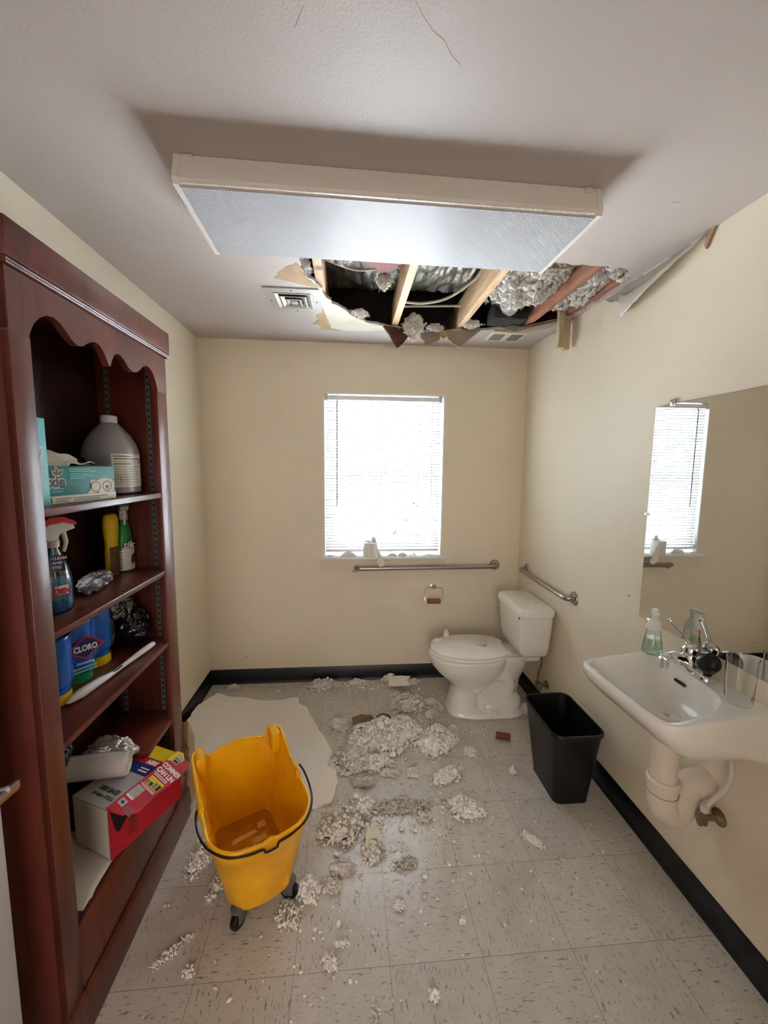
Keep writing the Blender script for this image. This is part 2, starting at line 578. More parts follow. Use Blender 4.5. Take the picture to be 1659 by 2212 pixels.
def thing(name, label, cat, loc=(0, 0, 0), rz=0.0, group=None, rot=None):
    o = bpy.data.objects.new(name, None)
    o.empty_display_size = 0.05
    o.location = loc
    R = rot or Matrix.Rotation(rz, 4, 'Z')
    o.rotation_euler = R.to_euler()
    COL.objects.link(o)
    XF[o.name] = Matrix.Translation(V(loc)) @ R
    return tag(o, label, cat, group)


def struct(o, label=None, cat=None):
    o['kind'] = 'structure'
    if label:
        o['label'] = label
    if cat:
        o['category'] = cat
    return o


def text(s, size, origin, right, up, name, m, parent, spread=0.0, shear=0.0, sx=1.0, wrap=None, lift=0.0004, align='LEFT', world=True):
    """lettering as a thin mesh; right/up are direction vectors; wrap=(cx, cy, R) bends it round an upright cylinder"""
    c = bpy.data.curves.new('lettering', 'FONT')
    c.body = s
    c.size = size
    c.align_x = align
    c.offset = spread
    c.shear = shear
    c.extrude = 0.0003
    c.resolution_u = 3
    to = bpy.data.objects.new('lettering_tmp', c)
    COL.objects.link(to)
    dg = bpy.context.evaluated_depsgraph_get()
    me = bpy.data.meshes.new_from_object(to.evaluated_get(dg))
    bpy.data.objects.remove(to)
    right, up = V(right).normalized(), V(up).normalized()
    nrm = right.cross(up)
    O = V(origin)
    inv = XF[parent.name].inverted() if (parent is not None and world) else Matrix.Identity(4)
    for v in me.vertices:
        p = O + right * (v.co.x * sx) + up * v.co.y + nrm * (v.co.z + lift)
        if wrap:
            cx, cy, Rr, a0 = wrap
            a = a0 + v.co.x * sx / Rr
            rr = Rr + lift + v.co.z
            p = V((cx + rr * math.cos(a), cy + rr * math.sin(a), O.z + v.co.y))
        v.co = inv @ p
    return link(name, me, m, parent)


def rrect(x0, y0, x1, y1, r, n=5):
    out = []
    for cx, cy, a0 in ((x1 - r, y1 - r, 0), (x0 + r, y1 - r, 90), (x0 + r, y0 + r, 180), (x1 - r, y0 + r, 270)):
        for k in range(n + 1):
            a = math.radians(a0 + 90 * k / n)
            out.append((cx + r * math.cos(a), cy + r * math.sin(a)))
    return out


def jag(pts, amp, step, seed, closed=True):
    """a ragged version of an outline"""
    rd = random.Random(seed)
    out = []
    n = len(pts)
    for i in range(n if closed else n - 1):
        a, b = V(pts[i] + (0,)) if len(pts[i]) == 2 else V(pts[i]), V(pts[(i + 1) % n] + (0,))
        k = max(1, int((b - a).length / step))
        d = (b - a)
        nn = V((-d.y, d.x, 0)).normalized()
        for j in range(k):
            p = a + d * (j / k) + nn * (rd.uniform(-amp, amp) if j else 0)
            out.append((p.x, p.y))
    if not closed:
        out.append(pts[-1])
    return out


XYZ = lambda a, b, c: (a, b, c)
XZY = lambda a, b, c: (a, c, b)      # outline in x,z, extruded along y
YZX = lambda a, b, c: (c, a, b)      # outline in y,z, extruded along x

# ------------------------------------------------------------------ the setting
b = MB(); b.box((-1.3, -3.6, -0.05), (1.3, YB + 0.14, 0)); struct(b.build('floor', 'floor', smooth=0))

WX0, WX1, WZ0, WZ1 = -0.313, 0.549, 0.945, 2.100
b = MB()
b.prism([(XL - 0.12, 0), (XR + 0.12, 0), (XR + 0.12, 3.3), (XL - 0.12, 3.3)], YB, YB + 0.14, XZY,
        holes=[[(WX0, WZ0), (WX1, WZ0), (WX1, WZ1), (WX0, WZ1)]])
struct(b.build('wall_back', 'wall', smooth=0))
b = MB(); b.box((XL - 0.12, YF - 0.12, 0), (XL, YB, 3.3)); struct(b.build('wall_left', 'wall', smooth=0))
b = MB(); b.box((XR, YF - 0.12, 0), (XR + 0.12, YB, 3.3)); struct(b.build('wall_right', 'wall', smooth=0))
b = MB()
b.prism([(XL, 0), (-0.93, 0), (-0.93, 2.06), (0.50, 2.06), (0.50, 0), (XR, 0), (XR, 3.3), (XL, 3.3)], YF - 0.12, YF, XZY)
struct(b.build('wall_front', 'wall', smooth=0))
b = MB()
b.box((-1.3, -3.6, 0), (-1.2, YF - 0.12, 2.45)); b.box((1.2, -3.6, 0), (1.3, YF - 0.12, 2.45)); b.box((-1.2, -3.6, 0), (1.2, -3.5, 2.45))
struct(b.build('wall_hall', 'hall', smooth=0))
b = MB(); b.box((-1.3, -3.6, 2.45), (1.3, YF - 0.12, 2.5)); struct(b.build('ceiling_hall', 'ceiling', smooth=0))
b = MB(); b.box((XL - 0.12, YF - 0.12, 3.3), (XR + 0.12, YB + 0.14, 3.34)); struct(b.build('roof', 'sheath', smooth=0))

b = MB()  # dark lining added over the cream walls, its colour standing for attic shade
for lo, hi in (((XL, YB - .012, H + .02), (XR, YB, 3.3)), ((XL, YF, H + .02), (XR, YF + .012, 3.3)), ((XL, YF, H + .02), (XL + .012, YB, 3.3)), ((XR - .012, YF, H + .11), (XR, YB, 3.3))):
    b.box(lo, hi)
struct(b.build('attic_dark_lining', 'sheath', smooth=0))

# the ceiling with its broken hole
HOLE = [(-.34, .12), (-.335, .36), (-.316, .519), (-.27, .60), (-.252, .70), (-.223, .80), (-.171, .856), (-.137, .919), (-.076, 1.01),
        (-.006, 1.075), (.067, 1.105), (.107, 1.13), (.20, 1.165), (.297, 1.20), (.40, 1.20), (.50, 1.16), (.571, 1.146), (.65, 1.135),
        (.74, 1.095), (.86, 1.06), (.95, 1.03), (1.05, .93), (1.11, .86), (1.122, .60), (1.121, .40), (1.045, .30), (.906, .285),
        (.76, .275), (.64, .25), (.62, .12)]
hole = jag(HOLE, 0.012, 0.03, 5)
b = MB()
b.prism([(XL - 0.02, YF - 0.02), (XR + 0.02, YF - 0.02), (XR + 0.02, YB + 0.02), (XL - 0.02, YB + 0.02)], H, H + 0.013, XYZ, holes=[hole])
ceil = struct(b.build('ceiling', 'ceiling', smooth=0))
# torn paper: brown kraft where the white face came away, bare gypsum beside it
b = MB(); b.prism(jag([(-.47, .549), (-.43, .47), (-.352, .385), (-.337, .43), (-.325, .519), (-.285, .59), (-.262, .622), (-.33, .60), (-.40, .565)], .006, .02, 8), H - 0.0012, H + .001, XYZ)
b.build('torn_kraft_paper', 'kraft', ceil)
b = MB(); b.prism(jag([(-.252, .72), (-.225, .80), (-.171, .864), (-.137, .927), (-.076, 1.018), (-.006, 1.085), (.067, 1.115), (.12, 1.15), (.107, 1.185), (-.115, 1.225),
                   (-.24, 1.19), (-.25, 1.06), (-.262, .95), (-.27, .84)], .005, .02, 9), H - 0.0014, H + .001, XYZ)
b.build('bare_gypsum', 'gypsum', ceil)
b = MB(); b.prism(jag([(-.27, .86), (-.262, .98), (-.25, 1.08), (-.24, 1.175), (-.16, 1.215), (-.315, 1.222), (-.29, 1.166), (-.352, 1.12), (-.30, 1.05), (-.318, .98), (-.285, .93)], .008, .02, 10),
                  H - 0.001, H + .001, XYZ)
b.build('torn_paper_fringe', 'kraft', ceil)
# fine cracks and lifted paint
rd = random.Random(3)
def crack(pts, w, name='paint_ridge', m='ceiling', dz=0.0007):
    b = MB()
    p = jag(pts, 0.006, 0.03, rd.randint(0, 999), closed=False)
    n = len(p)
    top, bot = [], []
    for i, (x, y) in enumerate(p):
        t = math.sin(PI * (i + 0.3) / n) * w
        top.append((x - t, y)); bot.append((x + t, y))
    b.prism(top + bot[::-1], H - dz, H + 0.001, XYZ)
    return b.build(name, m, ceil)
crack([(-.215, -.58), (-.24, -.50), (-.245, -.44), (-.25, -.40)], 0.0030)
crack([(-.02, -.62), (.03, -.56), (.10, -.50)], 0.0010)
crack([(.885, -.13), (.91, -.133)], 0.0016, 'scuff', 'kraftgrey', .0008)
# edge flaps that hang from the hole
def flap(name, pts, m, label=None, th=0.010):
    """pts: outline as 3D points in a plane"""
    b = MB()
    P = [V(p) for p in pts]
    nrm = (P[1] - P[0]).cross(P[2] - P[0]).normalized() * th
    n = len(P)
    c0 = sum(P, V()) / n
    q = P + [p + nrm for p in P] + [c0, c0 + nrm]
    fs = []
    for j in range(n):
        k = (j + 1) % n
        fs += [(j, k, 2 * n), (n + k, n + j, 2 * n + 1), (k, j, n + j, n + k)]
    b.faces(q, fs)
    o = b.build(name, m, ceil, smooth=0)
    if label:
        o['label'] = label
    return o
flap('hanging_flap', [(.075, 1.11, 2.435), (.12, 1.14, 2.39), (.15, 1.15, 2.345), (.170, 1.16, 2.322), (.205, 1.165, 2.355), (.24, 1.17, 2.40), (.235, 1.17, 2.437)], 'darkboard', 'soaked brown flap of ceiling board')
flap('hanging_flap', [(.30, 1.205, 2.435), (.325, 1.21, 2.40), (.345, 1.20, 2.385), (.352, 1.20, 2.362), (.385, 1.20, 2.368), (.43, 1.20, 2.385), (.455, 1.195, 2.41), (.44, 1.19, 2.435)], 'kraftgrey')
flap('hanging_flap', [(.47, 1.175, 2.435), (.482, 1.17, 2.385), (.52, 1.165, 2.35), (.552, 1.16, 2.335), (.585, 1.15, 2.36), (.63, 1.145, 2.395), (.68, 1.13, 2.434)], 'kraftgrey')
flap('hanging_flap', [(.435, 1.195, 2.436), (.435, 1.19, 2.40), (.46, 1.185, 2.385), (.478, 1.18, 2.40), (.475, 1.175, 2.436)], 'kraft')
flap('hanging_flap', [(.80, 1.09, 2.434), (.86, 1.06, 2.405), (.93, 1.05, 2.41), (1.02, .98, 2.405), (1.09, .88, 2.415), (1.10, .87, 2.435), (.95, 1.03, 2.436)], 'kraftgrey', th=0.006)

# baseboards
def cove(name, a, c, nrm):
    """black cove base along a line on the floor, nrm points into the room"""
    b = MB()
    a, c, nrm = V(a), V(c), V(nrm)
    prof = [(0, 0), (0.016, 0), (0.013, 0.004), (0.009, 0.014), (0.007, 0.03), (0.006, 0.104), (0.003, 0.108), (0, 0.108)]
    rings = [[p + nrm * d + V((0, 0, z)) for d, z in prof] for p in (a, c)]
    b.loft(rings)
    return struct(b.build(name, 'base', smooth=50))
cove('baseboard_back', (XL, YB, 0), (XR, YB, 0), (0, -1, 0))
cove('baseboard_left', (XL, 0.36, 0), (XL, YB, 0), (1, 0, 0))
cove('baseboard_right', (XR, YF, 0), (XR, YB, 0), (-1, 0, 0))

# ------------------------------------------------------------------ window, sill, blind
FY = YB + 0.085
win = thing('window_1', 'white sash window in the back wall behind the closed blind', 'window', (0.118, YB + 0.10, WZ0))
win['kind'] = 'structure'
b = MB()
b.prism([(WX0, WZ0), (WX1, WZ0), (WX1, WZ1), (WX0, WZ1)], FY, FY + 0.05, XZY,
        holes=[[(WX0 + .03, WZ0 + .03), (WX1 - .03, WZ0 + .03), (WX1 - .03, WZ1 - .03), (WX0 + .03, WZ1 - .03)]])
b.build('window_frame', 'vinyl', win, smooth=0)
MZ = 1.492
for nm, z0, z1, y in (('upper_sash', MZ - .02, WZ1 - .03, FY + .026), ('lower_sash', WZ0 + .03, MZ + .02, FY + .006)):
    b = MB()
    b.prism([(WX0 + .03, z0), (WX1 - .03, z0), (WX1 - .03, z1), (WX0 + .03, z1)], y, y + .018, XZY,
            holes=[[(WX0 + .065, z0 + .035), (WX1 - .065, z0 + .035), (WX1 - .065, z1 - .035), (WX0 + .065, z1 - .035)]])
    s_ = b.build(nm, 'vinyl', win, smooth=0)
    b = MB(); b.box((WX0 + .06, y + .007, z0 + .03), (WX1 - .06, y + .010, z1 - .03)); b.build('pane', 'glass', s_, smooth=0)
b = MB()     # white returns lining the opening
b.prism([(WX0, WZ0), (WX1, WZ0), (WX1, WZ1), (WX0, WZ1)], YB - 0.004, FY, XZY,
        holes=[[(WX0 + .010, WZ0 + .002), (WX1 - .010, WZ0 + .002), (WX1 - .010, WZ1 - .010), (WX0 + .010, WZ1 - .010)]])
b.build('window_jamb', 'white', win, smooth=0)
b = MB()
b.box((-0.345, YB - 0.055, 0.926), (0.582, FY, 0.946), bev=0.005)
sill = struct(b.build('trim_1', 'white'), 'white window sill ledge under the blind', 'window sill')
b = MB(); b.box((-0.338, YB - 0.014, 0.842), (0.575, YB, 0.926), bev=0.003)
struct(b.build('trim_2', 'wall'), 'cream apron board under the window sill', 'trim')

bl = thing('venetian_blind', 'white mini blind closed over the back window with a grey tilt wand', 'blind', (0.118, YB + 0.03, 0.97))
BX0, BX1 = WX0 + .014, WX1 - .022
b = MB(); b.box((BX0, YB + .008, 2.050), (BX1, YB + .045, 2.082), bev=.003); b.build('headrail', 'vinyl', bl)
for x in (BX0 - .002, BX1 - .018):
    b = MB(); b.box((x, YB + .004, 2.046), (x + .020, YB + .048, 2.088), bev=.002); b.build('end_bracket', 'ivory', bl)
b = MB()
NS = 49
shade_strips = []
rs = random.Random(12)
for i in range(NS):
    z = 2.034 - i * (2.034 - 1.000) / (NS - 1)
    dz = rs.uniform(-.0008, .0008)
    tilt = math.radians(58)
    for half in (0,):
        rows = []
        for k in range(5):
            s_ = (k / 4 - .5) * 0.0285
            c_ = 0.0018 * (1 - (2 * k / 4 - 1) ** 2)
            y = YB + .026 - s_ * math.cos(tilt) + c_ * math.sin(tilt)
            zz = z + dz + s_ * math.sin(tilt) + c_ * math.cos(tilt)
            rows.append([(BX0, y, zz), (BX1, y, zz + rs.uniform(-.0006, .0006))])
        b.loft(rows, False, False, closed=False)
        shade_strip = []
        for s_ in (.0028, .0085, .01425):        # opaque strip added to each slat, drawing the dark shade line
            y = YB + .026 - s_ * math.cos(tilt) - .0008 * math.sin(tilt)
            zz = z + dz + s_ * math.sin(tilt) - .0008 * math.cos(tilt)
            shade_strip.append([(BX0, y, zz), (BX1, y, zz)])
        shade_strips.append(shade_strip)
nslat = len(b.bm.faces)
for shade_strip in shade_strips:
    b.loft(shade_strip, False, False, closed=False)
slats = b.build('slats', ['blind', 'vinyl'], bl)
for i, p in enumerate(slats.data.polygons):
    p.material_index = 1 if i >= nslat else 0
b = MB(); b.box((BX0, YB + .014, .972), (BX1, YB + .038, .990), bev=.004); b.build('bottom_rail', 'vinyl', bl)
for x in (-.19, .10, .37):
    b = MB(); b.tube([(x, YB + .012, 2.05), (x - .002, YB + .012, .985)], .0011, 5); b.build('ladder_cord', 'inkgrey', bl)
b = MB(); b.tube([(-.214, YB + .002, 2.052), (-.215, YB - .004, 2.03), (-.217, YB - .002, 1.309)], .0042, 8); b.build('tilt_wand', 'greyplas', bl)
b = MB()
b.tube([(.458, YB + .004, 2.05), (.458, YB + .003, 1.60), (.462, YB + .002, 1.42), (.478, YB, 1.18), (.51, YB - .004, 1.06), (.527, YB - .008, .99), (.52, YB - .008, .955)], .0016, 5)
b.tube([(.462, YB + .004, 2.05), (.463, YB + .003, 1.5), (.472, YB + .002, 1.2), (.47, YB, 1.08), (.49, YB - .003, 1.03), (.505, YB - .006, .96)], .0012, 5)
b.build('lift_cord', 'cable', bl)

# ------------------------------------------------------------------ door at the left edge
dr = thing('door_1', 'pale painted door standing open beside the bookcase, satin lever handle', 'door', (-.925, -1.44, 0))
dr['kind'] = 'structure'
b = MB(); b.box((-.945, -1.45, .012), (-.905, -.537, 2.04), bev=.002); b.build('door_leaf', 'doorpaint', dr)
b = MB()
b.lathe([(.030, 0), (.030, .006), (.026, .010)], 24, (-.905, -.598, .90), Matrix.Rotation(PI / 2, 4, 'Y'))
b.tube([(-.905, -.598, .90), (-.865, -.590, .902), (-.852, -.575, .903)], .010, 12)
b.box((-.862, -.690, .888), (-.848, -.548, .912), bev=.006, rot=Matrix.Rotation(math.radians(-6), 4, 'X'))
b.build('door_handle', 'nickel', dr)

# ------------------------------------------------------------------ ceiling light
LZ = 2.349
lt = thing('ceiling_light', 'long wrap fluorescent ceiling light with prismatic lens beside the hole', 'ceiling light', (0.005, 0.03, H))
LROT = Matrix.Translation((0.005, 0, 0)) @ Matrix.Rotation(math.radians(0.9), 4, 'Z') @ Matrix.Translation((-0.005, 0, 0))
lx0, lx1 = -.605, .617
b = MB(LROT)
prof = [(-.175, H - .001), (-.195, LZ + .012), (-.190, LZ + .004), (-.180, LZ), (.170, LZ), (.180, LZ + .004), (.185, LZ + .012), (.165, H - .001)]
b.loft([[(x, y, z) for y, z in prof] for x in (lx0 + .004, lx1 - .004)])
hous = b.build('housing', 'fixture', lt)
b = MB(LROT)
b.box((lx0 + .006, -.178, LZ - .003), (lx1 - .006, .170, LZ + .001)); b.build('prismatic_lens', 'lens', lt, smooth=0)
for x0, x1 in ((lx0 - .004, lx0 + .010), (lx1 - .010, lx1 + .004)):
    b = MB(LROT)
    pr = [(-.178, H - .001), (-.199, LZ + .012), (-.192, LZ - .004), (.182, LZ - .004), (.189, LZ + .012), (.168, H - .001)]
    b.loft([[(x, y, z) for y, z in pr] for x in (x0, x1)])
    b.build('end_cap', 'fixture', lt)
b = MB(LROT)
nb = 230
for i in range(nb):
    x = lx0 + .02 + (lx1 - lx0 - .04) * i / (nb - 1)
    b.box((x - .0018, -.1925, LZ + .0005), (x + .0018, -.186, LZ + .0036))
b.build('lens_rim_beads', 'fixture', lt, smooth=0)
for x in (lx0 + .035, lx1 - .035):
    b = MB(LROT); b.box((x - .012, -.184, H - .018), (x + .012, -.172, H - .003), bev=.002); b.build('mounting_tab', 'ivory', lt)

# ------------------------------------------------------------------ vents
vt = thing('ceiling_vent', 'square metal louvred ceiling vent left of the hole', 'vent', (-.405, .775, H))
vx0, vx1, vy0, vy1 = -.541, -.277, .632, .927
b = MB()
b.prism(rrect(vx0, vy0, vx1, vy1, .003, 1), H - .006, H, XYZ, holes=[rrect(vx0 + .04, vy0 + .05, vx1 - .04, vy1 - .05, .002, 1)])
fr = b.build('frame', 'ventgrey', vt, smooth=0)
b = MB(); b.box((vx0 + .035, vy0 + .045, H - .0005), (vx1 - .035, vy1 - .045, H - .0002)); b.build('backing', 'ventdark', vt, smooth=0)
cx, cy = (vx0 + vx1) / 2, (vy0 + vy1) / 2
for k, (s0, s1) in enumerate(((1.0, .80), (.70, .51), (.42, .26))):
    hx, hy = (vx1 - vx0) / 2 - .040, (vy1 - vy0) / 2 - .050
    b = MB()
    rings = [[(cx + sx * hx * q, cy + sy * hy * q, zz) for sx, sy in ((-1, -1), (1, -1), (1, 1), (-1, 1))]
             for q, zz in ((s0, H - .008 - .003 * k), (s1, H - .003), (s1 - .03, H - .003), (s0 - .06, H - .009 - .003 * k))]
    b.loft(rings + [rings[0]], False, False)
    b.build('louvre', 'ventgrey', vt, smooth=0)
b = MB(); b.box((cx - .016, cy - .018, H - .016), (cx + .016, cy + .018, H - .004), bev=.003); b.build('centre_plate', 'ventgrey', vt)
for x, y in ((vx0 + .018, cy), (vx1 - .018, cy), (cx, vy0 + .02), (cx, vy1 - .02)):
    b = MB(); b.lathe([(.004, H - .008), (.004, H - .005)], 8, (x, y, 0)); b.build('screw', 'ink', vt)

ev = thing('exhaust_vent', 'small ivory slotted exhaust grille at the far edge of the hole', 'vent', (.86, 1.19, H))
b = MB(); b.box((.745, 1.10, H - .016), (.972, 1.272, H - .001), bev=.006); b.build('grille_plate', 'ivory', ev)
for s in (-1, 1):
    for k in range(7):
        b = MB(); x = .858 + s * (.024 + k * .011)
        b.box((x - .0028, 1.13, H - .0172), (x + .0028, 1.25, H - .0155)); b.build('slot', 'ventdark', ev, smooth=0)

# ------------------------------------------------------------------ above the ceiling
JZ0 = H + .013
for x, lab, m in ((-.267, 'bare wooden joist at the left end of the ceiling hole', 'raw'), (.145, 'bare wooden joist left of centre in the ceiling hole', 'raw'),
                  (.545, 'bare wooden joist right of centre in the ceiling hole, widest face showing', 'raw'),
                  (.935, 'reddish joist half buried in white insulation at the right of the hole', 'rawred')):
    b = MB(); b.box((x - .019, YF, JZ0), (x + .019, YB, JZ0 + .14), bev=.002)
    j = b.build('ceiling_joist', m); tag(j, lab, 'joist', 'joists above the ceiling')
b = MB(); b.box((1.085, YF + .02, JZ0), (1.136, YB - .02, JZ0 + .09), bev=.002)
tag(b.build('wall_plate', 'rawred'), 'pinkish wooden plate along the top of the right wall', 'beam')
b = MB()
for x, n in ((1.066, 0), (1.101, 1)):
    b.box((x - .017, .87 + n * .004, 2.272 - n * .006), (x + .017, .905 + n * .004, H + .05), bev=.003)
tag(b.build('wood_block', 'rawpale'), 'short block of two wood strips hanging below the hole at right wall', 'wood block')
b = MB()
rs = random.Random(4)
b.grid(90, 30, lambda u, v: (-.29 + u * .86, .66 + .62 * (v if v < .62 else .62) + (.0 if v < .62 else .0) + .010 * noise.noise(V((u * 12, v * 9, 0))),
                             2.61 + .012 * noise.noise(V((u * 22, v * 9, 3))) + .014 * abs(noise.noise(V((u * 34, v * 5, 8)))) + (0 if v < .62 else (v - .62) * .62)))
tag(b.build('foil_duct', 'foilduct', solid=.004), 'crinkled foil wrapped duct crossing above the ceiling hole', 'duct')
# quilted flex duct and corrugated hose
b = MB()
b.lathe([(.085 + .006 * math.sin(k * 2.2), k * .012) for k in range(32)], 20, (.25, .50, 2.615), Matrix.Rotation(PI / 2, 4, 'Y'))
tag(b.build('flex_duct', 'flexwhite'), 'quilted white flex duct between joists at the light edge', 'duct')
hp = [(.60, .52, 2.72), (.655, .62, 2.66), (.70, .74, 2.58), (.74, .86, 2.53), (.79, .96, 2.505)]
def smooth_path(P, n):
    P = [V(p) for p in P]
    out = []
    for i in range(n):
        t = i / (n - 1) * (len(P) - 1)
        k = min(int(t), len(P) - 2)
        f = t - k
        p0, p1, p2, p3 = P[max(k - 1, 0)], P[k], P[k + 1], P[min(k + 2, len(P) - 1)]
        out.append(0.5 * ((2 * p1) + (p2 - p0) * f + (2 * p0 - 5 * p1 + 4 * p2 - p3) * f * f + (3 * p1 - p0 - 3 * p2 + p3) * f ** 3))
    return out
hs = smooth_path(hp, 60)
b = MB(); b.tube(hs, [.046 + .005 * math.sin(i * 2.1) for i in range(60)], 18)
tag(b.build('exhaust_hose', 'flexwhite'), 'corrugated grey white hose running down to exhaust fan', 'hose')
b = MB(); b.box((.70, .95, H + .015), (.90, 1.09, 2.56), bev=.006)
tag(b.build('exhaust_fan_box', 'ventdark'), 'dark exhaust fan box above the ivory grille', 'fan')
b = MB(); b.tube(smooth_path([(.17, .92, 2.50), (.28, .90, 2.49), (.40, .84, 2.50), (.50, .72, 2.54), (.53, .66, 2.57)], 24), .007, 8)
tag(b.build('electrical_cable', 'cable'), 'pale cable sagging between the two middle joists', 'cable')
b = MB(); b.tube(smooth_path([(-.25, .66, 2.58), (-.10, .72, 2.565), (.05, .70, 2.57), (.12, .70, 2.58)], 20), .006, 8)
tag(b.build('electrical_cable', 'cable'), 'pale cable strung in the left bay of the hole', 'cable')
b = MB(); b.tube(smooth_path([(.60, .24, 2.49), (.66, .33, 2.46), (.74, .38, 2.455), (.84, .385, 2.47), (.90, .37, 2.50)], 24), .006, 8)
tag(b.build('electrical_cable', 'cable'), 'white cable looping below the light corner over grey insulation', 'cable')
b = MB(); b.tube([(.17, 1.04, 2.52), (.52, 1.02, 2.53)], .006, 8)
tag(b.build('electrical_cable', 'cable'), 'straight dim cable deep behind the middle joists', 'cable')
b = MB()
b.prism(jag([(-.06, .44), (.11, .43), (.11, .50), (.06, .58), (.04, .62), (.0, .57), (-.05, .52)], .006, .02, 31), 2.50, 2.512, XYZ)
tag(b.build('batt_scrap', 'redbatt'), 'torn dark red batt facing hanging beside the second joist', 'insulation')

# ------------------------------------------------------------------ insulation
def make_lump(seed, spiky):
    bm = bmesh.new()
    bmesh.ops.create_icosphere(bm, subdivisions=3 if spiky else 2, radius=1)
    off = V((seed * 7.3, seed * 3.1, seed * 1.7))
    for v in bm.verts:
        d = v.co.normalized()
        n1 = noise.noise(d * 1.6 + off)
        n2 = noise.noise(d * 3.7 + off)
        n3 = abs(noise.noise(d * 7.0 + off))
        n4 = abs(noise.noise(d * 13.0 + off))
        v.co = d * (0.82 + 0.30 * n1 + 0.26 * n2 + 0.28 * n3 + (0.22 * n4 if spiky else 0))
    co = np.array([v.co[:] for v in bm.verts], dtype=np.float32)
    fc = np.array([[v.index for v in f.verts] for f in bm.faces], dtype=np.int32)
    bm.free()
    return co, fc
LUMPS = [make_lump(i, False) for i in range(8)]
SPIKY = [make_lump(i + 20, True) for i in range(6)]


def make_tuft(seed, n=22):
    """a tuft of short bent fibres"""
    rg = np.random.default_rng(seed)
    cos, fcs = [], []
    for k in range(n):
        d = rg.normal(size=3); d /= np.linalg.norm(d)
        e = rg.normal(size=3); e -= d * (e @ d); e /= np.linalg.norm(e)
        g = np.cross(d, e)
        ln, wd, bend = rg.uniform(.9, 2.1), rg.uniform(.05, .10), rg.uniform(-.6, .6)
        base = len(cos)
        for j, (t, ww) in enumerate(((0.1, .8), (.5, 1.0), (.85, .55))):
            c = d * ln * t + e * bend * t * t
            for a in range(3):
                th = 2 * PI * a / 3
                cos.append(c + (e * math.cos(th) + g * math.sin(th)) * wd * ww)
        cos.append(d * ln + e * bend)
        for j in range(2):
            for a in range(3):
                p, q = base + j * 3 + a, base + j * 3 + (a + 1) % 3
                fcs += [(p, q, q + 3), (p, q + 3, p + 3)]
        for a in range(3):
            fcs.append((base + 6 + a, base + 6 + (a + 1) % 3, base + 9))
    return np.array(cos, dtype=np.float32), np.array(fcs, dtype=np.int32)


TUFTS = [make_tuft(i + 3) for i in range(8)]


def np_mesh(name, cos, fcs):
    co = np.concatenate(cos).astype(np.float32)
    fc = np.concatenate(fcs).astype(np.int32)
    me = bpy.data.meshes.new(name)
    me.vertices.add(len(co))
    me.vertices.foreach_set('co', co.ravel())
    me.loops.add(fc.size)
    me.loops.foreach_set('vertex_index', fc.ravel())
    me.polygons.add(len(fc))
    me.polygons.foreach_set('loop_start', np.arange(0, fc.size, 3, dtype=np.int32))
    me.polygons.foreach_set('loop_total', np.full(len(fc), 3, dtype=np.int32))
    me.update(calc_edges=True)
    me.validate()
    me.polygons.foreach_set('use_smooth', np.ones(len(fc), dtype=bool))
    return me


def rand_rot(rg):
    q = rg.normal(size=4)
    q /= np.linalg.norm(q)
    a, b_, c, d = q
    return np.array([[1 - 2 * (c * c + d * d), 2 * (b_ * c - a * d), 2 * (b_ * d + a * c)],
                     [2 * (b_ * c + a * d), 1 - 2 * (b_ * b_ + d * d), 2 * (c * d - a * b_)],
                     [2 * (b_ * d - a * c), 2 * (c * d + a * b_), 1 - 2 * (b_ * b_ + c * c)]], dtype=np.float32)


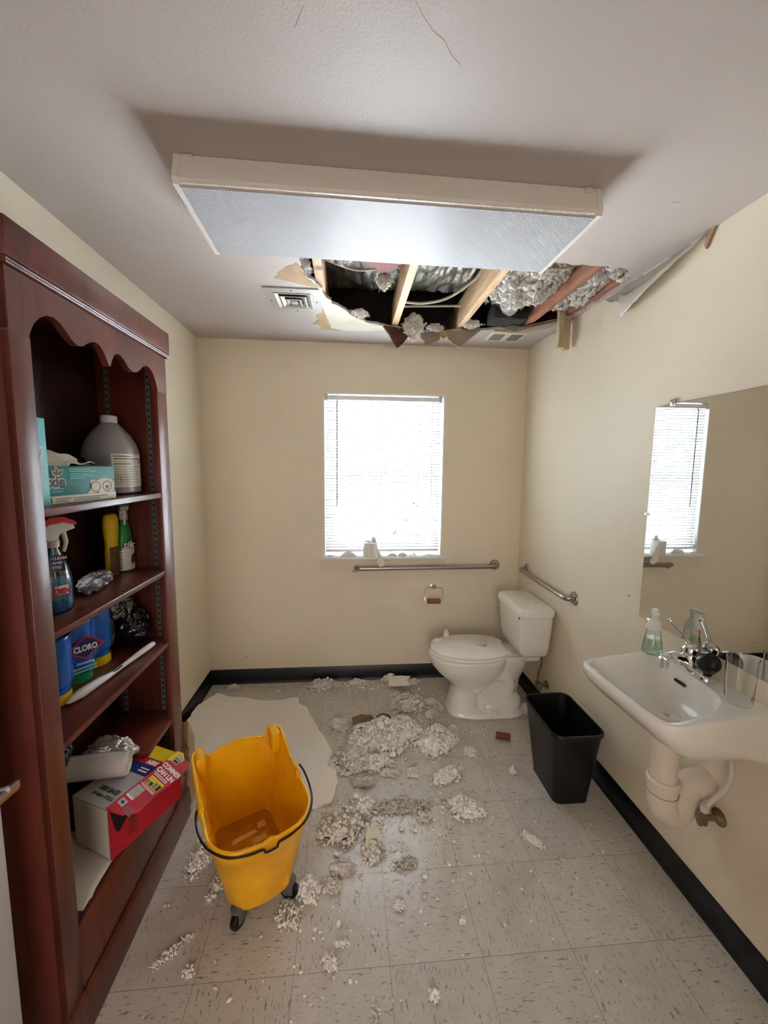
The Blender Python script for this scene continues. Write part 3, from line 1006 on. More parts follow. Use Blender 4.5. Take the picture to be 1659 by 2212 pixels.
def clump(name, rx, ry, h, n, lr, seed, ang=0.0, spread=0.25, hang=False, wisp=0.0):
    """fluffy heap: many small torn lumps on a mound; returns a mesh standing on z = 0"""
    rg = np.random.default_rng(seed)
    n, lr, wisp = int(n * 3.2), lr * 0.47, max(wisp, 0.04)
    cos, fcs, base = [], [], 0
    ca, sa = math.cos(ang), math.sin(ang)
    if h > .015:          # the packed core of the heap
        bm = bmesh.new()
        bmesh.ops.create_icosphere(bm, subdivisions=4, radius=1)
        for v in bm.verts:
            d = v.co.normalized()
            k = 1 + .35 * noise.noise(d * 2.4 + V((seed, 0, 0))) + .22 * abs(noise.noise(d * 7 + V((0, seed, 0)))) + .10 * noise.noise(d * 18 + V((0, 0, seed)))
            x, y, z = d.x * rx * .74 * k, d.y * ry * .74 * k, d.z * h * .62 * k
            v.co = V((x * ca - y * sa, x * sa + y * ca, z if hang else max(z, 0.0) + .0006))
        cos.append(np.array([v.co[:] for v in bm.verts], dtype=np.float32))
        fcs.append(np.array([[v.index for v in f.verts] for f in bm.faces], dtype=np.int32))
        base = len(bm.verts)
        bm.free()
    for i in range(n):
        if rg.random() < spread:
            rho = rg.uniform(.75, 1.25); scale = .55
        else:
            rho = math.sqrt(rg.random()) * .95; scale = 1.0
        th = rg.uniform(0, 2 * PI)
        wob = 1 + .28 * noise.noise(V((math.cos(th) * 1.5 + seed, math.sin(th) * 1.5, 0)))
        x, y = rho * math.cos(th) * rx * wob, rho * math.sin(th) * ry * wob
        zm = h * max(0.0, 1 - rho ** 1.7) * (.65 + .6 * noise.noise(V((x * 14 + seed, y * 14, 1.3))) + .35)
        z = zm * (1 if rg.random() < .6 else rg.random())
        r = lr * scale * rg.uniform(.55, 1.35)
        q = rg.random()
        co, fc = (TUFTS[rg.integers(8)] if q < .36 else SPIKY[rg.integers(6)] if q < .60 else LUMPS[rg.integers(8)])
        sc = np.array([rg.uniform(.75, 1.3), rg.uniform(.75, 1.3), rg.uniform(.65, 1.1)], dtype=np.float32)
        if rg.random() < wisp:
            sc = np.array([rg.uniform(1.5, 3.0), rg.uniform(.25, .5), rg.uniform(.2, .45)], dtype=np.float32)
        c = (co * sc * r) @ rand_rot(rg).T
        zz = z + r * .35
        lowest = c[:, 2].min()
        if not hang:
            zz = max(zz, -lowest + .0005)
        p = c + np.array([x * ca - y * sa, x * sa + y * ca, zz], dtype=np.float32)
        cos.append(p); fcs.append(fc + base); base += len(co)
    return np_mesh(name, cos, fcs)


def pile(x, y, rx, ry, h, n, lr, seed, label, m='fluff', ang=0.0, group='fallen insulation on the floor', z=0.0, wisp=0.0, spread=0.25, name='insulation_clump'):
    me = clump(name, rx, ry, h, n, lr, seed, ang, spread, wisp=wisp)
    o = link(name, me, m)
    o.location = (x, y, z)
    return tag(o, label, 'insulation', group)


# the large heaps
pile(.075, .795, .245, .15, .105, 520, .019, 1, 'largest white insulation heap in the middle of the floor', ang=.35)
pile(-.10, .63, .14, .115, .05, 240, .017, 2, 'dusty insulation heap touching the right edge of the fallen ceiling board', 'fluffgrey', ang=.3)
pile(.02, .60, .085, .055, .05, 110, .017, 41, 'white lobe of insulation in front of the largest heap', ang=.2)
pile(.375, .735, .145, .105, .075, 270, .017, 3, 'second largest white insulation heap, directly in front of the toilet', ang=.7)
pile(.255, 1.12, .125, .095, .055, 190, .017, 4, 'greyish insulation heap behind the largest heap, left of the bowl', 'fluffgrey', ang=.2)
pile(-.315, 1.40, .115, .05, .05, 120, .015, 5, 'insulation heap against the black baseboard under the window', 'fluffgrey')
pile(-.06, 1.425, .085, .03, .028, 60, .011, 6, 'low insulation strip along baseboard right of the heap under the window', 'fluffgrey')
pile(.17, 1.44, .06, .04, .045, 40, .017, 7, 'insulation lump against the baseboard behind the white board scrap', 'fluffgrey')
pile(.335, 1.40, .07, .04, .025, 45, .012, 8, 'insulation tufts at the baseboard just right of the white board scrap', 'fluffgrey')
pile(.415, .265, .092, .062, .055, 150, .016, 9, 'round white insulation clump alone on the clean tiles', ang=-.2)
pile(.375, .475, .085, .05, .045, 110, .015, 10, 'white insulation clump between the round clump and the second heap', ang=.5)
pile(-.165, .225, .105, .095, .075, 170, .019, 11, 'brownish insulation heap at the right side of the yellow bucket', 'fluffgrey', ang=.3)
pile(-.085, .31, .075, .06, .065, 90, .018, 12, 'white insulation tuft leaning behind the brownish heap near bucket')
pile(.115, .30, .13, .042, .016, 120, .013, 13, 'flat wet insulation mush in the shiny puddle', 'fluffwet')
pile(.21, .235, .04, .03, .028, 30, .013, 14, 'small tuft at the right end of the wet mush', 'fluffgrey')
pile(-.03, .085, .045, .055, .03, 45, .014, 15, 'insulation tufts below the cream gypsum lump', 'fluffgrey')
pile(-.155, .02, .05, .03, .03, 45, .013, 16, 'insulation clump ahead of the bucket beside its right caster', 'fluffgrey')
pile(-.19, -.045, .04, .03, .022, 35, .012, 17, 'dusty tuft second nearest the right caster of the bucket', 'fluffgrey')
pile(-.282, -.055, .045, .045, .05, 60, .016, 18, 'pale insulation puff beside the right caster of the bucket')
pile(-.345, -.13, .04, .055, .014, 45, .012, 19, 'wispy insulation trail in front of the right caster', wisp=.4, ang=.4)
pile(.655, .085, .055, .018, .022, 50, .010, 20, 'elongated white insulation scrap in front of the black wastebasket', ang=-.95)
pile(.725, .475, .018, .018, .026, 16, .014, 21, 'small round grey ball left of the black wastebasket', 'fluffgrey', spread=0)
pile(-.715, .13, .045, .115, .05, 110, .015, 22, 'insulation drift between the bookcase base and the bucket', ang=-.3, wisp=.2)
pile(-.60, .22, .05, .05, .05, 60, .014, 23, 'insulation tuft behind the left side of the bucket')
pile(-.62, .02, .03, .09, .02, 50, .013, 24, 'insulation smear under the left side of the bucket', 'fluffgrey', ang=-.3, wisp=.2)
pile(-.71, -.215, .07, .018, .014, 45, .009, 25, 'wispy strand on the floor in front of the bookcase base', ang=.75, wisp=.5)
pile(-.635, -.275, .016, .02, .012, 14, .009, 26, 'tuft just right of the wispy strand before the bookcase')
pile(-.19, -.285, .03, .022, .02, 24, .010, 27, 'curled white scrap on the tiles nearest the camera, centre left', ang=-.6, wisp=.4)
pile(-.155, -.235, .022, .012, .014, 16, .009, 28, 'small curl just behind the curled white scrap', wisp=.3)
pile(.055, -.13, .028, .022, .016, 22, .009, 29, 'tuft on the tile joint in front of the shiny puddle')
pile(.125, -.39, .018, .016, .016, 16, .010, 30, 'nearest white tuft on the tiles at bottom centre')
pile(-.055, -.435, .014, .04, .008, 18, .009, 31, 'thin wisp at the very bottom of the view', wisp=.5)
pile(.265, -.195, .014, .012, .014, 12, .009, 32, 'lone white crumb on the joint right of centre, foreground')
pile(.545, .64, .032, .045, .028, 36, .012, 33, 'small white tuft on the joint right of the second largest heap', ang=.3)
pile(.50, .83, .04, .05, .025, 40, .011, 34, 'tuft under the front of the toilet foot', 'fluffgrey')
pile(.42, 1.14, .05, .04, .025, 40, .011, 35, 'tuft between the greyish heap and the toilet bowl', 'fluffgrey')
pile(.40, 1.00, .055, .045, .022, 50, .011, 36, 'crumbled tufts left of the toilet foot', 'fluffgrey')
pile(.20, .50, .035, .03, .026, 30, .013, 37, 'tuft midway between the largest heap and the puddle')
pile(.075, .515, .055, .025, .022, 40, .012, 38, 'low tuft row in front of the white lobe', 'fluffgrey')
pile(-.95, 1.40, .045, .025, .03, 35, .013, 39, 'insulation tuft at the baseboard in the left back corner', 'fluffgrey')
pile(-.19, .95, .07, .09, .03, 90, .012, 40, 'shredded insulation along the far right edge of the fallen board', 'fluffgrey', wisp=.2)
pile(-.06, .46, .06, .035, .02, 45, .012, 42, 'dusty insulation bits below the dusty heap by the board', 'fluffgrey')
pile(.10, .02, .05, .03, .012, 40, .009, 43, 'damp grey crumbs at the near edge of the puddle', 'fluffwet', ang=.4)

# crumbs nobody could count
def crumbs(name, n, box, rr, seed, m, label):
    rg = np.random.default_rng(seed)
    cos, fcs, base = [], [], 0
    bx = [(-.02, .75, .42, .34), (.10, .25, .38, .30), (-.1, 0, .45, .35), (.40, 1.1, .26, .30), (-.15, 1.38, .5, .08)]
    for i in range(n):
        if rg.random() < .8:
            cx, cy, sx, sy = bx[rg.integers(len(bx))]
            x, y = rg.normal(cx, sx * .5), rg.normal(cy, sy * .5)
        else:
            x, y = rg.uniform(box[0], box[1]), rg.uniform(box[2], box[3])
        if not (box[0] < x < box[1] and box[2] < y < box[3]) or (x < -.15 and .3 < y < 1.2) or (-.78 < x < -.28 and -.18 < y < .4) or (x > .76 and .2 < y < .58) or (x > .5 and y > .88):
            continue
        co, fc = SPIKY[rg.integers(6)]
        r = rr * rg.uniform(.4, 1.5) * (1.0 if rg.random() < .85 else 1.8)
        sc = np.array([rg.uniform(.6, 1.6), rg.uniform(.6, 1.2), rg.uniform(.3, .7)], dtype=np.float32)
        c = (co * sc * r) @ np.array([[math.cos(i), -math.sin(i), 0], [math.sin(i), math.cos(i), 0], [0, 0, 1]], dtype=np.float32).T
        cos.append(c + np.array([x, y, -c[:, 2].min() + .0003], dtype=np.float32)); fcs.append(fc + base); base += len(co)
    o = link(name, np_mesh(name, cos, fcs), m)
    return tag(o, label, 'debris', kind='stuff')
crumbs('insulation_crumbs', 1000, (-.8, 1.0, -.55, 1.45), .0042, 3, 'fluff', 'tiny white insulation crumbs scattered over the floor tiles')
crumbs('grey_crumbs', 420, (-.6, .8, -.5, 1.45), .0042, 9, 'fluffwet', 'tiny damp grey crumbs scattered over the floor tiles')

# insulation still up in the hole
def attic_clump(x, y, z, rx, ry, h, n, lr, seed, label, wisp=.25, m='fluffattic'):
    me = clump('attic_insulation', rx, ry, h, n, lr, seed, 0, .2, hang=True, wisp=wisp)
    o = link('attic_insulation', me, m)
    o.location = (x, y, z)
    o.scale = (1, 1, -1)
    return tag(o, label, 'insulation', 'insulation hanging in the ceiling hole')
attic_clump(.745, .62, 2.525, .170, .30, .10, 520, .026, 61, 'big white insulation mass between the third and fourth joists')
attic_clump(1.015, .60, 2.505, .085, .29, .075, 280, .022, 62, 'white insulation packed between the fourth joist and right wall')
attic_clump(1.075, .38, 2.49, .05, .085, .05, 70, .018, 63, 'grey insulation in the right tip of the hole', m='fluffgrey')
attic_clump(-.155, .31, 2.50, .10, .12, .075, 130, .017, 64, 'white insulation fringe at the left end of hole under the light')
attic_clump(.05, .30, 2.50, .07, .08, .06, 70, .014, 65, 'insulation fringe hanging beside the red batt scrap')
attic_clump(-.32, .46, 2.46, .025, .09, .02, 30, .014, 66, 'small tuft squeezed left of the first joist')
attic_clump(.265, 1.15, 2.46, .07, .055, .09, 110, .019, 67, 'grey insulation drooping over far edge at the second joist', m='fluffgrey')
attic_clump(.40, 1.17, 2.455, .06, .03, .03, 40, .013, 68, 'thin insulation along the far edge between the middle joists')
attic_clump(.04, .66, 2.50, .04, .03, .05, 40, .014, 69, 'dark insulation lump dangling below the red batt scrap', m='fluffgrey')
attic_clump(.60, 1.08, 2.455, .07, .035, .03, 50, .013, 70, 'dusty insulation at the foot of third joist', m='fluffgrey')
attic_clump(-.08, .97, 2.448, .06, .06, .025, 50, .011, 71, 'insulation bits on the bare gypsum edge', m='fluffgrey')

# ------------------------------------------------------------------ fallen boards and scraps on the floor
BO = [(-1.02, 1.26), (-.93, 1.235), (-.85, 1.245), (-.735, 1.225), (-.60, 1.215), (-.53, 1.24), (-.492, 1.25), (-.475, 1.235), (-.465, 1.17), (-.412, 1.13), (-.37, 1.02), (-.308, .872), (-.27, .80),
      (-.232, .705), (-.20, .58), (-.187, .465), (-.20, .39), (-.216, .339), (-.25, .335), (-.29, .318), (-.36, .36), (-.60, .40), (-.80, .44), (-.84, .50), (-1.10, .42), (-1.10, .80), (-1.09, 1.10)]
def board_z(x, y):
    return .012 + (max(0, -.72 - x) ** 1.25) * .20
b = MB()
loop = jag(BO, .004, .03, 77)
tri = []
bmx = bmesh.new()
b.prism(loop, 0.0, 0.012, XYZ)
bmesh.ops.subdivide_edges(b.bm, edges=[e for e in b.bm.edges if e.calc_length() > .15], cuts=2, use_grid_fill=True)
for v in b.bm.verts:
    v.co.z += board_z(v.co.x, v.co.y) - .011
tag(b.build('fallen_drywall', 'boardface', smooth=25), 'large white piece of fallen ceiling drywall lying behind the yellow bucket', 'drywall')
b = MB()
b.prism(jag([(.152, .0), (.30, .0), (.285, .05), (.31, .10), (.16, .11)], .004, .03, 51), 0, .012, XYZ)
o = b.build('board_scrap', 'boardface'); o.location = (.0, 1.335, .018); o.rotation_euler = (.10, -.06, -.12)
tag(o, 'small white drywall scrap by the baseboard below the window', 'drywall')
for lab, x, y, s, m, rx in (('brown kraft paper scrap tucked left of the largest heap', -.045, .935, .075, 'kraftdark', .30), ('brown paper strip behind the largest heap', .085, .94, .05, 'kraftdark', .25)):
    b = MB(); b.prism(jag([(-s, -.03), (-.2 * s, -.05), (s, -.02), (s * .8, .02), (0, .035), (-s * .9, .02)], .006, .03, int(s * 1000)), 0, .004, XYZ)
    o = b.build('paper_scrap', m); o.location = (x, y, .035); o.rotation_euler = (rx, .1, .3)
    tag(o, lab, 'paper')
b = MB()
b.prism(jag([(-.035, -.04), (.01, -.05), (.04, -.01), (.03, .04), (-.02, .045)], .006, .015, 90), 0, .02, XYZ)
o = b.build('gypsum_lump', ['gypsum']); o.location = (-.035, .135, .012); o.rotation_euler = (.35, .15, .2)
bb = MB(Matrix.Identity(4)); bb.prism(jag([(-.036, -.045), (-.02, -.052), (-.02, .0), (-.034, .0)], .003, .015, 91), -.004, .012, XYZ)
bb.build('kraft_backing', 'kraft', o, world=False)
tag(o, 'cream gypsum lump with brown paper edge near the puddle', 'drywall')
# broken board edge beside the bookcase
b = MB()
b.prism(jag([(.36, .03), (.40, .02), (.43, .10), (.445, .22), (.42, .34), (.37, .43), (.36, .40)], .008, .02, 44), -.885, -.860, YZX)
o = b.build('broken_board_edge', 'kraft', solid=0)
tag(o, 'ragged brown broken board edge standing against the end of the bookcase', 'drywall')

# cardboard tube, small box behind the toilet
tb = thing('paper_tube', 'empty brown toilet roll tube lying on the tiles in front of the toilet', 'paper tube', (.775, .74, .019))
b = MB()
A = Matrix.Translation((.775, .74, .019)) @ Matrix.Rotation(-.34, 4, 'Z') @ Matrix.Rotation(PI / 2, 4, 'Y')
b.lathe([(.019, -.04), (.019, .04), (.0175, .04), (.0175, -.04), (.019, -.04)], 20, mtx=A, cap0=False, cap1=False)
b.build('tube_wall', 'tubered', tb)
sb = thing('small_carton', 'small white printed carton on the floor behind the toilet base', 'carton', (1.035, .985, .02), .4)
b = MB(Matrix.Identity(4)); b.box((-.035, -.022, -.02), (.035, .022, .045), bev=.002); b.build('carton', 'cardwhite', sb, world=False)
for z in (-.008, .004, .02, .03):
    b = MB(); b.box((-.028, -.0232, z), (.02, -.0222, z + .005)); b.build('print_line', 'inkgrey' if z < .02 else 'brownlabel', sb, world=False, smooth=0)

# ------------------------------------------------------------------ bookcase
bk = thing('bookcase', 'tall cherry stained wooden bookcase with a scalloped top against left wall', 'bookcase', (-1.0, -.06, 0))
BXF, BXB, BY0, BY1 = -.868, -1.128, -.447, .325
for y0, y1 in ((BY0, BY0 + .02), (BY1 - .02, BY1)):
    b = MB(); b.box((BXB, y0, 0), (BXF - .001, y1, 2.06), bev=.0015); b.build('side_panel', 'cherry', bk)
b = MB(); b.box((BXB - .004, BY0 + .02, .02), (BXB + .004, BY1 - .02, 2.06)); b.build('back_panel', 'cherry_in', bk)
b = MB(); b.box((BXF - .022, BY0, 0), (BXF, -.386, 1.882), bev=.002); b.build('stile', 'cherry', bk)
b = MB(); b.box((BXF - .022, .243, 0), (BXF, BY1, 1.872), bev=.002); b.build('stile', 'cherry', bk)
VAL = [(-.391, 1.878), (-.385, 1.895), (-.372, 1.917), (-.352, 1.937), (-.33, 1.950), (-.305, 1.955), (-.28, 1.948), (-.258, 1.933), (-.239, 1.919), (-.216, 1.911), (-.195, 1.915), (-.175, 1.928), (-.155, 1.938),
       (-.135, 1.944), (-.114, 1.941), (-.097, 1.927), (-.082, 1.905), (-.072, 1.892), (-.064, 1.892), (-.055, 1.912), (-.04, 1.933), (-.02, 1.942), (.0, 1.940), (.018, 1.930), (.036, 1.916), (.056, 1.908), (.079, 1.906),
       (.10, 1.912), (.122, 1.925), (.142, 1.940), (.162, 1.948), (.185, 1.948), (.205, 1.940), (.222, 1.925), (.236, 1.905), (.248, 1.872)]
b = MB()
b.prism([(BY0, 1.884)] + VAL + [(BY1, 1.873), (BY1, 2.05), (BY0, 2.05)], BXF - .020, BXF + .0005, YZX)
b.build('scalloped_valance', 'cherry', bk, smooth=30)
b = MB(); b.box((BXB, BY0 - .009, 2.031), (BXF + .014, BY1 + .014, 2.113), bev=.003); b.build('crown', 'cherry', bk)
b = MB()
for z in (2.027, 2.020):
    b.tube([(BXB, BY0 - .006, z), (BXF + .008, BY0 - .006, z), (BXF + .008, BY1 + .010, z), (BXB, BY1 + .010, z)], .0045, 8)
b.build('crown_moulding', 'cherry', bk)
b = MB(); b.box((BXF - .020, -.386, .02), (BXF - .002, .243, .325), bev=.002); b.build('bottom_rail', 'cherry', bk)
b = MB()
pr = [(0, 0), (.012, 0), (.012, .112), (.008, .124), (.003, .130), (0, .130)]
b.loft([[(BXF + d, y, z) for d, z in pr] for y in (BY0, BY1 + .012)])
b.build('base_moulding', 'cherry', bk)
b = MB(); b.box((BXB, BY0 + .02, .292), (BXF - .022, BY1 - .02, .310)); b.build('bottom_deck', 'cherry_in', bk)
for z in (1.480, 1.166, .866):
    b = MB(); b.box((BXB + .004, BY0 + .021, z - .019), (BXF - .004, BY1 - .021, z), bev=.0015); b.build('shelf', 'cherry', bk)
b = MB(); b.box((BXB + .004, .035, .513), (BXF - .004, BY1 - .021, .532), bev=.0015); b.build('shelf', 'cherry', bk)
for y, s in ((BY1 - .021, -1), (BY0 + .021, 1)):
    for x in (-.93, -1.085):
        b = MB(); b.box((x - .008, min(y, y + s * .003), .36), (x + .008, max(y, y + s * .003), 1.96))
        st = b.build('shelf_standard', 'caster', bk, smooth=0)
        b = MB()
        for k in range(62):
            z = .375 + k * .0255
            b.box((x - .004, min(y + s * .0031, y + s * .0035), z), (x + .004, max(y + s * .0031, y + s * .0035), z + .009))
        b.build('slot_row', 'dark', st, smooth=0)

# ---- top shelf: pale teal box, liner box, jug
Z1 = 1.4805
tl = thing('tall_carton', 'tall pale teal carton standing behind the near stile on top shelf', 'carton', (-.93, -.31, Z1))
b = MB(); b.box((-.985, -.372, Z1), (-.925, -.279, Z1 + .228), bev=.002); b.build('carton', 'paleteal', tl)
def leaf(parent, O, right, up, s, m_in, m_out, name):
    right, up = V(right).normalized(), V(up).normalized()
    n = right.cross(up)
    for k, (ang, ln) in enumerate(((-52, 1.0), (-14, 1.15), (38, 1.0))):
        a = math.radians(ang)
        d = right * math.sin(-a) * -1 + up * math.cos(a)
        e = n.cross(d)
        for mm, w_, lf in ((m_out, 1.0, .0005), (m_in, .62, .0011)):
            b = MB()
            P = []
            for t in range(9):
                f = t / 8
                wd = s * .26 * math.sin(PI * f) ** .8 * w_
                P.append((f, wd))
            off = (1 - w_) * .25
            pts = [V(O) + n * lf + d * (s * ln * (off + f * (1 - 2 * off))) + e * wd for f, wd in P] + [V(O) + n * lf + d * (s * ln * (off + f * (1 - 2 * off))) - e * wd for f, wd in P[-2:0:-1]]
            b.faces(pts, [tuple(range(len(pts)))])
            b.build(name, mm, parent, smooth=0)
leaf(tl, (-.925, -.325, Z1 + .115), (0, 1, 0), (0, 0, 1), .050, 'paleteal', 'inkwhite', 'leaf_mark')
leaf(tl, (-.925, -.325, Z1 + .112), (0, -1, 0), (0, 0, -1), .045, 'paleteal', 'inkwhite', 'leaf_mark')

rz = math.atan2(.245, .037) - PI / 2
lb = thing('liner_box', 'teal and white box of bags torn open on the top shelf', 'box', (-.917, -.152, Z1), rz)
b = MB(); b.box((-.115, -.128, 0), (0, .128, .104), bev=.002); b.build('carton', 'teal', lb, world=False)
b = MB(); b.box((-.05, -.128, .0005), (.0012, .1288, .022), bev=.0005); b.build('white_band', 'cardwhite', lb, world=False)
W2 = lambda x, y, z: XF[lb.name] @ V((x, y, z))
rt_, up_ = W2(0, 1, 0) - W2(0, 0, 0), V((0, 0, 1))
text('xie', .042, W2(.001, -.118, .048), rt_, up_, 'lettering_outline', 'inkwhite', lb, spread=.0042, lift=.0002)
text('xie', .042, W2(.001, -.118, .048), rt_, up_, 'lettering', 'ink', lb, spread=.0013, lift=.0009)
leaf(lb, W2(.0008, -.088, .076), rt_, up_, .026, 'brownlabel', 'inkwhite', 'leaf_mark')
for k, (y0, y1, z) in enumerate(((-.05, .03, .094), (-.05, .055, .088), (-.05, .02, .080), (-.05, .04, .074), (-.05, .01, .068), (-.112, -.07, .040), (-.112, -.075, .033))):
    b = MB(); b.box((.0006, y0, z), (.0011, y1, z + .0028)); b.build('print_line', 'inkteal', lb, world=False, smooth=0)
text('3', .02, W2(.0016, -.122, .004), rt_, up_, 'lettering', 'ink', lb, spread=.0006)
for y0, y1, z in ((-.10, -.05, .012), (-.10, -.06, .006), (-.04, .09, .012), (-.04, .06, .006)):
    b = MB(); b.box((.0013, y0, z), (.0018, y1, z + .0025)); b.build('print_line', 'inkgrey', lb, world=False, smooth=0)
b = MB(); b.prism(jag([(.012, .023), (.118, .023), (.124, .05), (.112, .064), (.08, .068), (.05, .060), (.022, .062), (.030, .045)], .004, .012, 61), .0004, .001, YZX); b.build('bag_picture', 'cardwhite', lb, world=False, smooth=0)
for y in (.045, .092):
    b = MB(); b.tube([(.0012, y + .018 * math.cos(a * PI / 10), .042 + .015 * math.sin(a * PI / 10)) for a in range(20)], .0010, 5, closed=True); b.build('picture_ring', 'inkgrey', lb, world=False)
b = MB(); b.prism([(.083, .044), (.101, .044), (.092, .030)], .001, .0014, YZX); b.build('picture_mark', 'ink', lb, world=False, smooth=0)
rs = random.Random(8)
b = MB(Matrix.Identity(4))
b.grid(18, 12, lambda u, v: (-.11 + v * .10, -.13 + u * .19, .100 + .050 * math.sin(PI * u) ** .6 * math.sin(PI * min(1, v * 1.15 + .1)) + .012 * noise.noise(V((u * 5, v * 4, 2))) + (.012 if u > .5 and v > .6 else 0)))
b.build('torn_lid_flap', 'cardwhite', lb, world=False, solid=.0015)
b = MB(Matrix.Identity(4))
b.grid(14, 8, lambda u, v: (-.085 + v * .07, .0 + u * .11, .103 + .026 * math.sin(PI * u) * math.sin(PI * v) + .010 * noise.noise(V((u * 9, v * 7, 5)))))
b.build('grey_bag', 'filmdark', lb, world=False)
jx, jy = -1.015, .178
jg = thing('plastic_jug', 'large cloudy plastic jug with white label and cap on top shelf', 'jug', (jx, jy, Z1))
def squircle(r, z, p=3.2, n=32, at=(0, 0)):
    out = []
    for k in range(n):
        a = 2 * PI * k / n
        c_, s_ = math.cos(a), math.sin(a)
        q = (abs(c_) ** p + abs(s_) ** p) ** (-1 / p)
        out.append((at[0] + r * q * c_, at[1] + r * q * s_, z))
    return out
b = MB()
b.loft([squircle(r, Z1 + z, p, at=(jx, jy)) for r, z, p in ((.07, 0, 3), (.082, .008, 3.2), (.084, .05, 3.2), (.084, .135, 3), (.084, .155, 3), (.078, .185, 2.6), (.062, .22, 2.3), (.042, .245, 2), (.026, .262, 2), (.022, .268, 2))])
b.build('body', 'jug', jg)
b = MB(); b.lathe([(.026, Z1 + .262), (.027, Z1 + .266), (.027, Z1 + .284), (.024, Z1 + .288)], 24, (jx, jy, 0)); b.build('cap', 'cap', jg)
def jugface(a, z, lift=.0008, p=3.05):
    c_, s_ = math.cos(a), math.sin(a)
    q = (abs(c_) ** p + abs(s_) ** p) ** (-1 / p)
    return (jx + (.084 + lift) * q * c_, jy + (.084 + lift) * q * s_, Z1 + z)
def jugpatch(name, m, a0, a1, z0, z1, lift, parent, n=14):
    b = MB(); b.grid(n, 2, lambda u, v: jugface(a0 + (a1 - a0) * u, z0 + (z1 - z0) * v, lift)); return b.build(name, m, parent)
JA0, JA1 = math.radians(-62), math.radians(22)
lab_ = jugpatch('label', 'cardwhite', JA0, JA1, .028, .148, .0008, jg)
for k in range(12):
    z = .138 - k * .0092
    jugpatch('print_line', 'ink' if k in (0, 1, 3) else 'inkgrey', JA0 + .07, JA0 + (.75 if k in (0, 3) else 1.35 - .3 * (k % 3 == 2)), z, z + (.0028 if k in (0, 1, 3) else .0014), .0014, lab_)
jugpatch('print_square', 'inkgrey', JA1 - .16, JA1 - .06, .112, .132, .0014, lab_)
b = MB(); b.box((-.955, .0, Z1), (-.935, .035, Z1 + .055), bev=.002)
tag(b.build('small_carton', 'cardwhite'), 'small white carton between the teal box and the jug', 'carton')

# ---- second shelf: glass cleaner, zip bag, yellow bottle, green spray
Z2 = 1.1665
def trigger(parent, x, y, z, m_top, m_body, dirv, s=1.0, tall=.05):
    d = V(dirv).normalized()
    p = d.cross(V((0, 0, 1)))
    b = MB()
    b.lathe([(.014 * s, z), (.015 * s, z + .016 * s), (.011 * s, z + .020 * s), (.011 * s, z + tall * .6)], 16, (x, y, 0))
    b.build('collar', m_body, parent)
    O = V((x, y, z + tall * .45))
    prof = [(-.030, .012), (-.026, .036), (-.010, .046), (.020, .044), (.046, .034), (.050, .022), (.034, .018), (.012, .012), (.006, -.002), (-.016, -.002)]
    b = MB()
    b.loft([[O + d * (a * s) + V((0, 0, c * s)) + p * (w_ * s) for a, c in prof] for w_ in (-.012, .012)])
    b.build('trigger_head', m_body, parent)
    prof = [(-.031, .030), (-.027, .046), (-.008, .056), (.024, .054), (.052, .038), (.053, .030), (.02, .040), (-.01, .038)]
    b = MB()
    b.loft([[O + d * (a * s) + V((0, 0, c * s)) + p * (w_ * s) for a, c in prof] for w_ in (-.0145, -.01, .01, .0145)])
    b.build('trigger_shroud', m_top, parent)
    b = MB()
    b.tube([O + d * .028 * s + V((0, 0, .016 * s)), O + d * .034 * s - V((0, 0, .012 * s)), O + d * .026 * s - V((0, 0, .036 * s))], [.006 * s, .005 * s, .004 * s], 8)
    b.build('trigger', m_body, parent)
gx, gy = -.975, -.215
gc = thing('spray_bottle', 'clear glass cleaner spray bottle with red trigger and blue liquid inside', 'spray bottle', (gx, gy, Z2))
prof = [(.046, 0), (.050, .006), (.050, .06), (.049, .095), (.042, .125), (.030, .155), (.019, .178), (.015, .188), (.015, .196)]
b = MB(); b.lathe([(r, Z2 + z) for r, z in prof], 28, (gx, gy, 0), cap1=False, sx=.72); b.build('bottle', 'bottleclear', gc)
b = MB(); b.lathe([(.044, Z2 + .003), (.0475, Z2 + .008), (.0475, Z2 + .06), (.0465, Z2 + .085), (.043, Z2 + .095)], 28, (gx, gy, 0), sx=.70); b.build('liquid', 'bluefluid', gc)
b = MB(); b.tube([(gx, gy, Z2 + .02), (gx, gy, Z2 + .2)], .0025, 6); b.build('dip_tube', 'cap', gc)
trigger(gc, gx, gy, Z2 + .188, 'redplas', 'cap', (.35, .94, 0), 1.15)
gk = V((gx, gy, Z2)) + V((.72, -.69, 0)) * .031
b = MB(); b.faces([gk + V((.69, .72, 0)) * a + V((0, 0, c)) for a, c in ((-.014, .122), (.020, .122), (.016, .168), (-.010, .168))], [(0, 1, 2, 3)]); nl = b.build('neck_label', 'navy', gc, smooth=0)
for i, s_ in enumerate(('CLEAN', 'AND', 'STIC')):
    text(s_, .011, gk + V((.69, .72, 0)) * -.011 + V((0, 0, .156 - i * .013)) + V((.72, -.69, 0)) * .0008, (.69, .72, 0), (0, 0, 1), 'lettering', 'inkwhite', nl, spread=.0003)
gn, gr_ = V((.72, -.69, 0)).normalized(), V((.69, .72, 0)).normalized()
go = V((gx, gy, Z2)) + gn * .0425
b = MB(); b.faces([go + gr_ * a + V((0, 0, c)) - gn * abs(a) * .25 for a, c in ((-.02, .056), (0, .056), (.022, .056), (.022, .082), (0, .082), (-.02, .082))], [(0, 1, 4, 5), (1, 2, 3, 4)]); b.build('front_label', 'inkwhite', gc, smooth=0)
text('DEX', .020, go + gr_ * -.016 + V((0, 0, .060)) + gn * .001, gr_, (0, 0, 1), 'lettering', 'inkred', gc, spread=.0012, shear=.15)

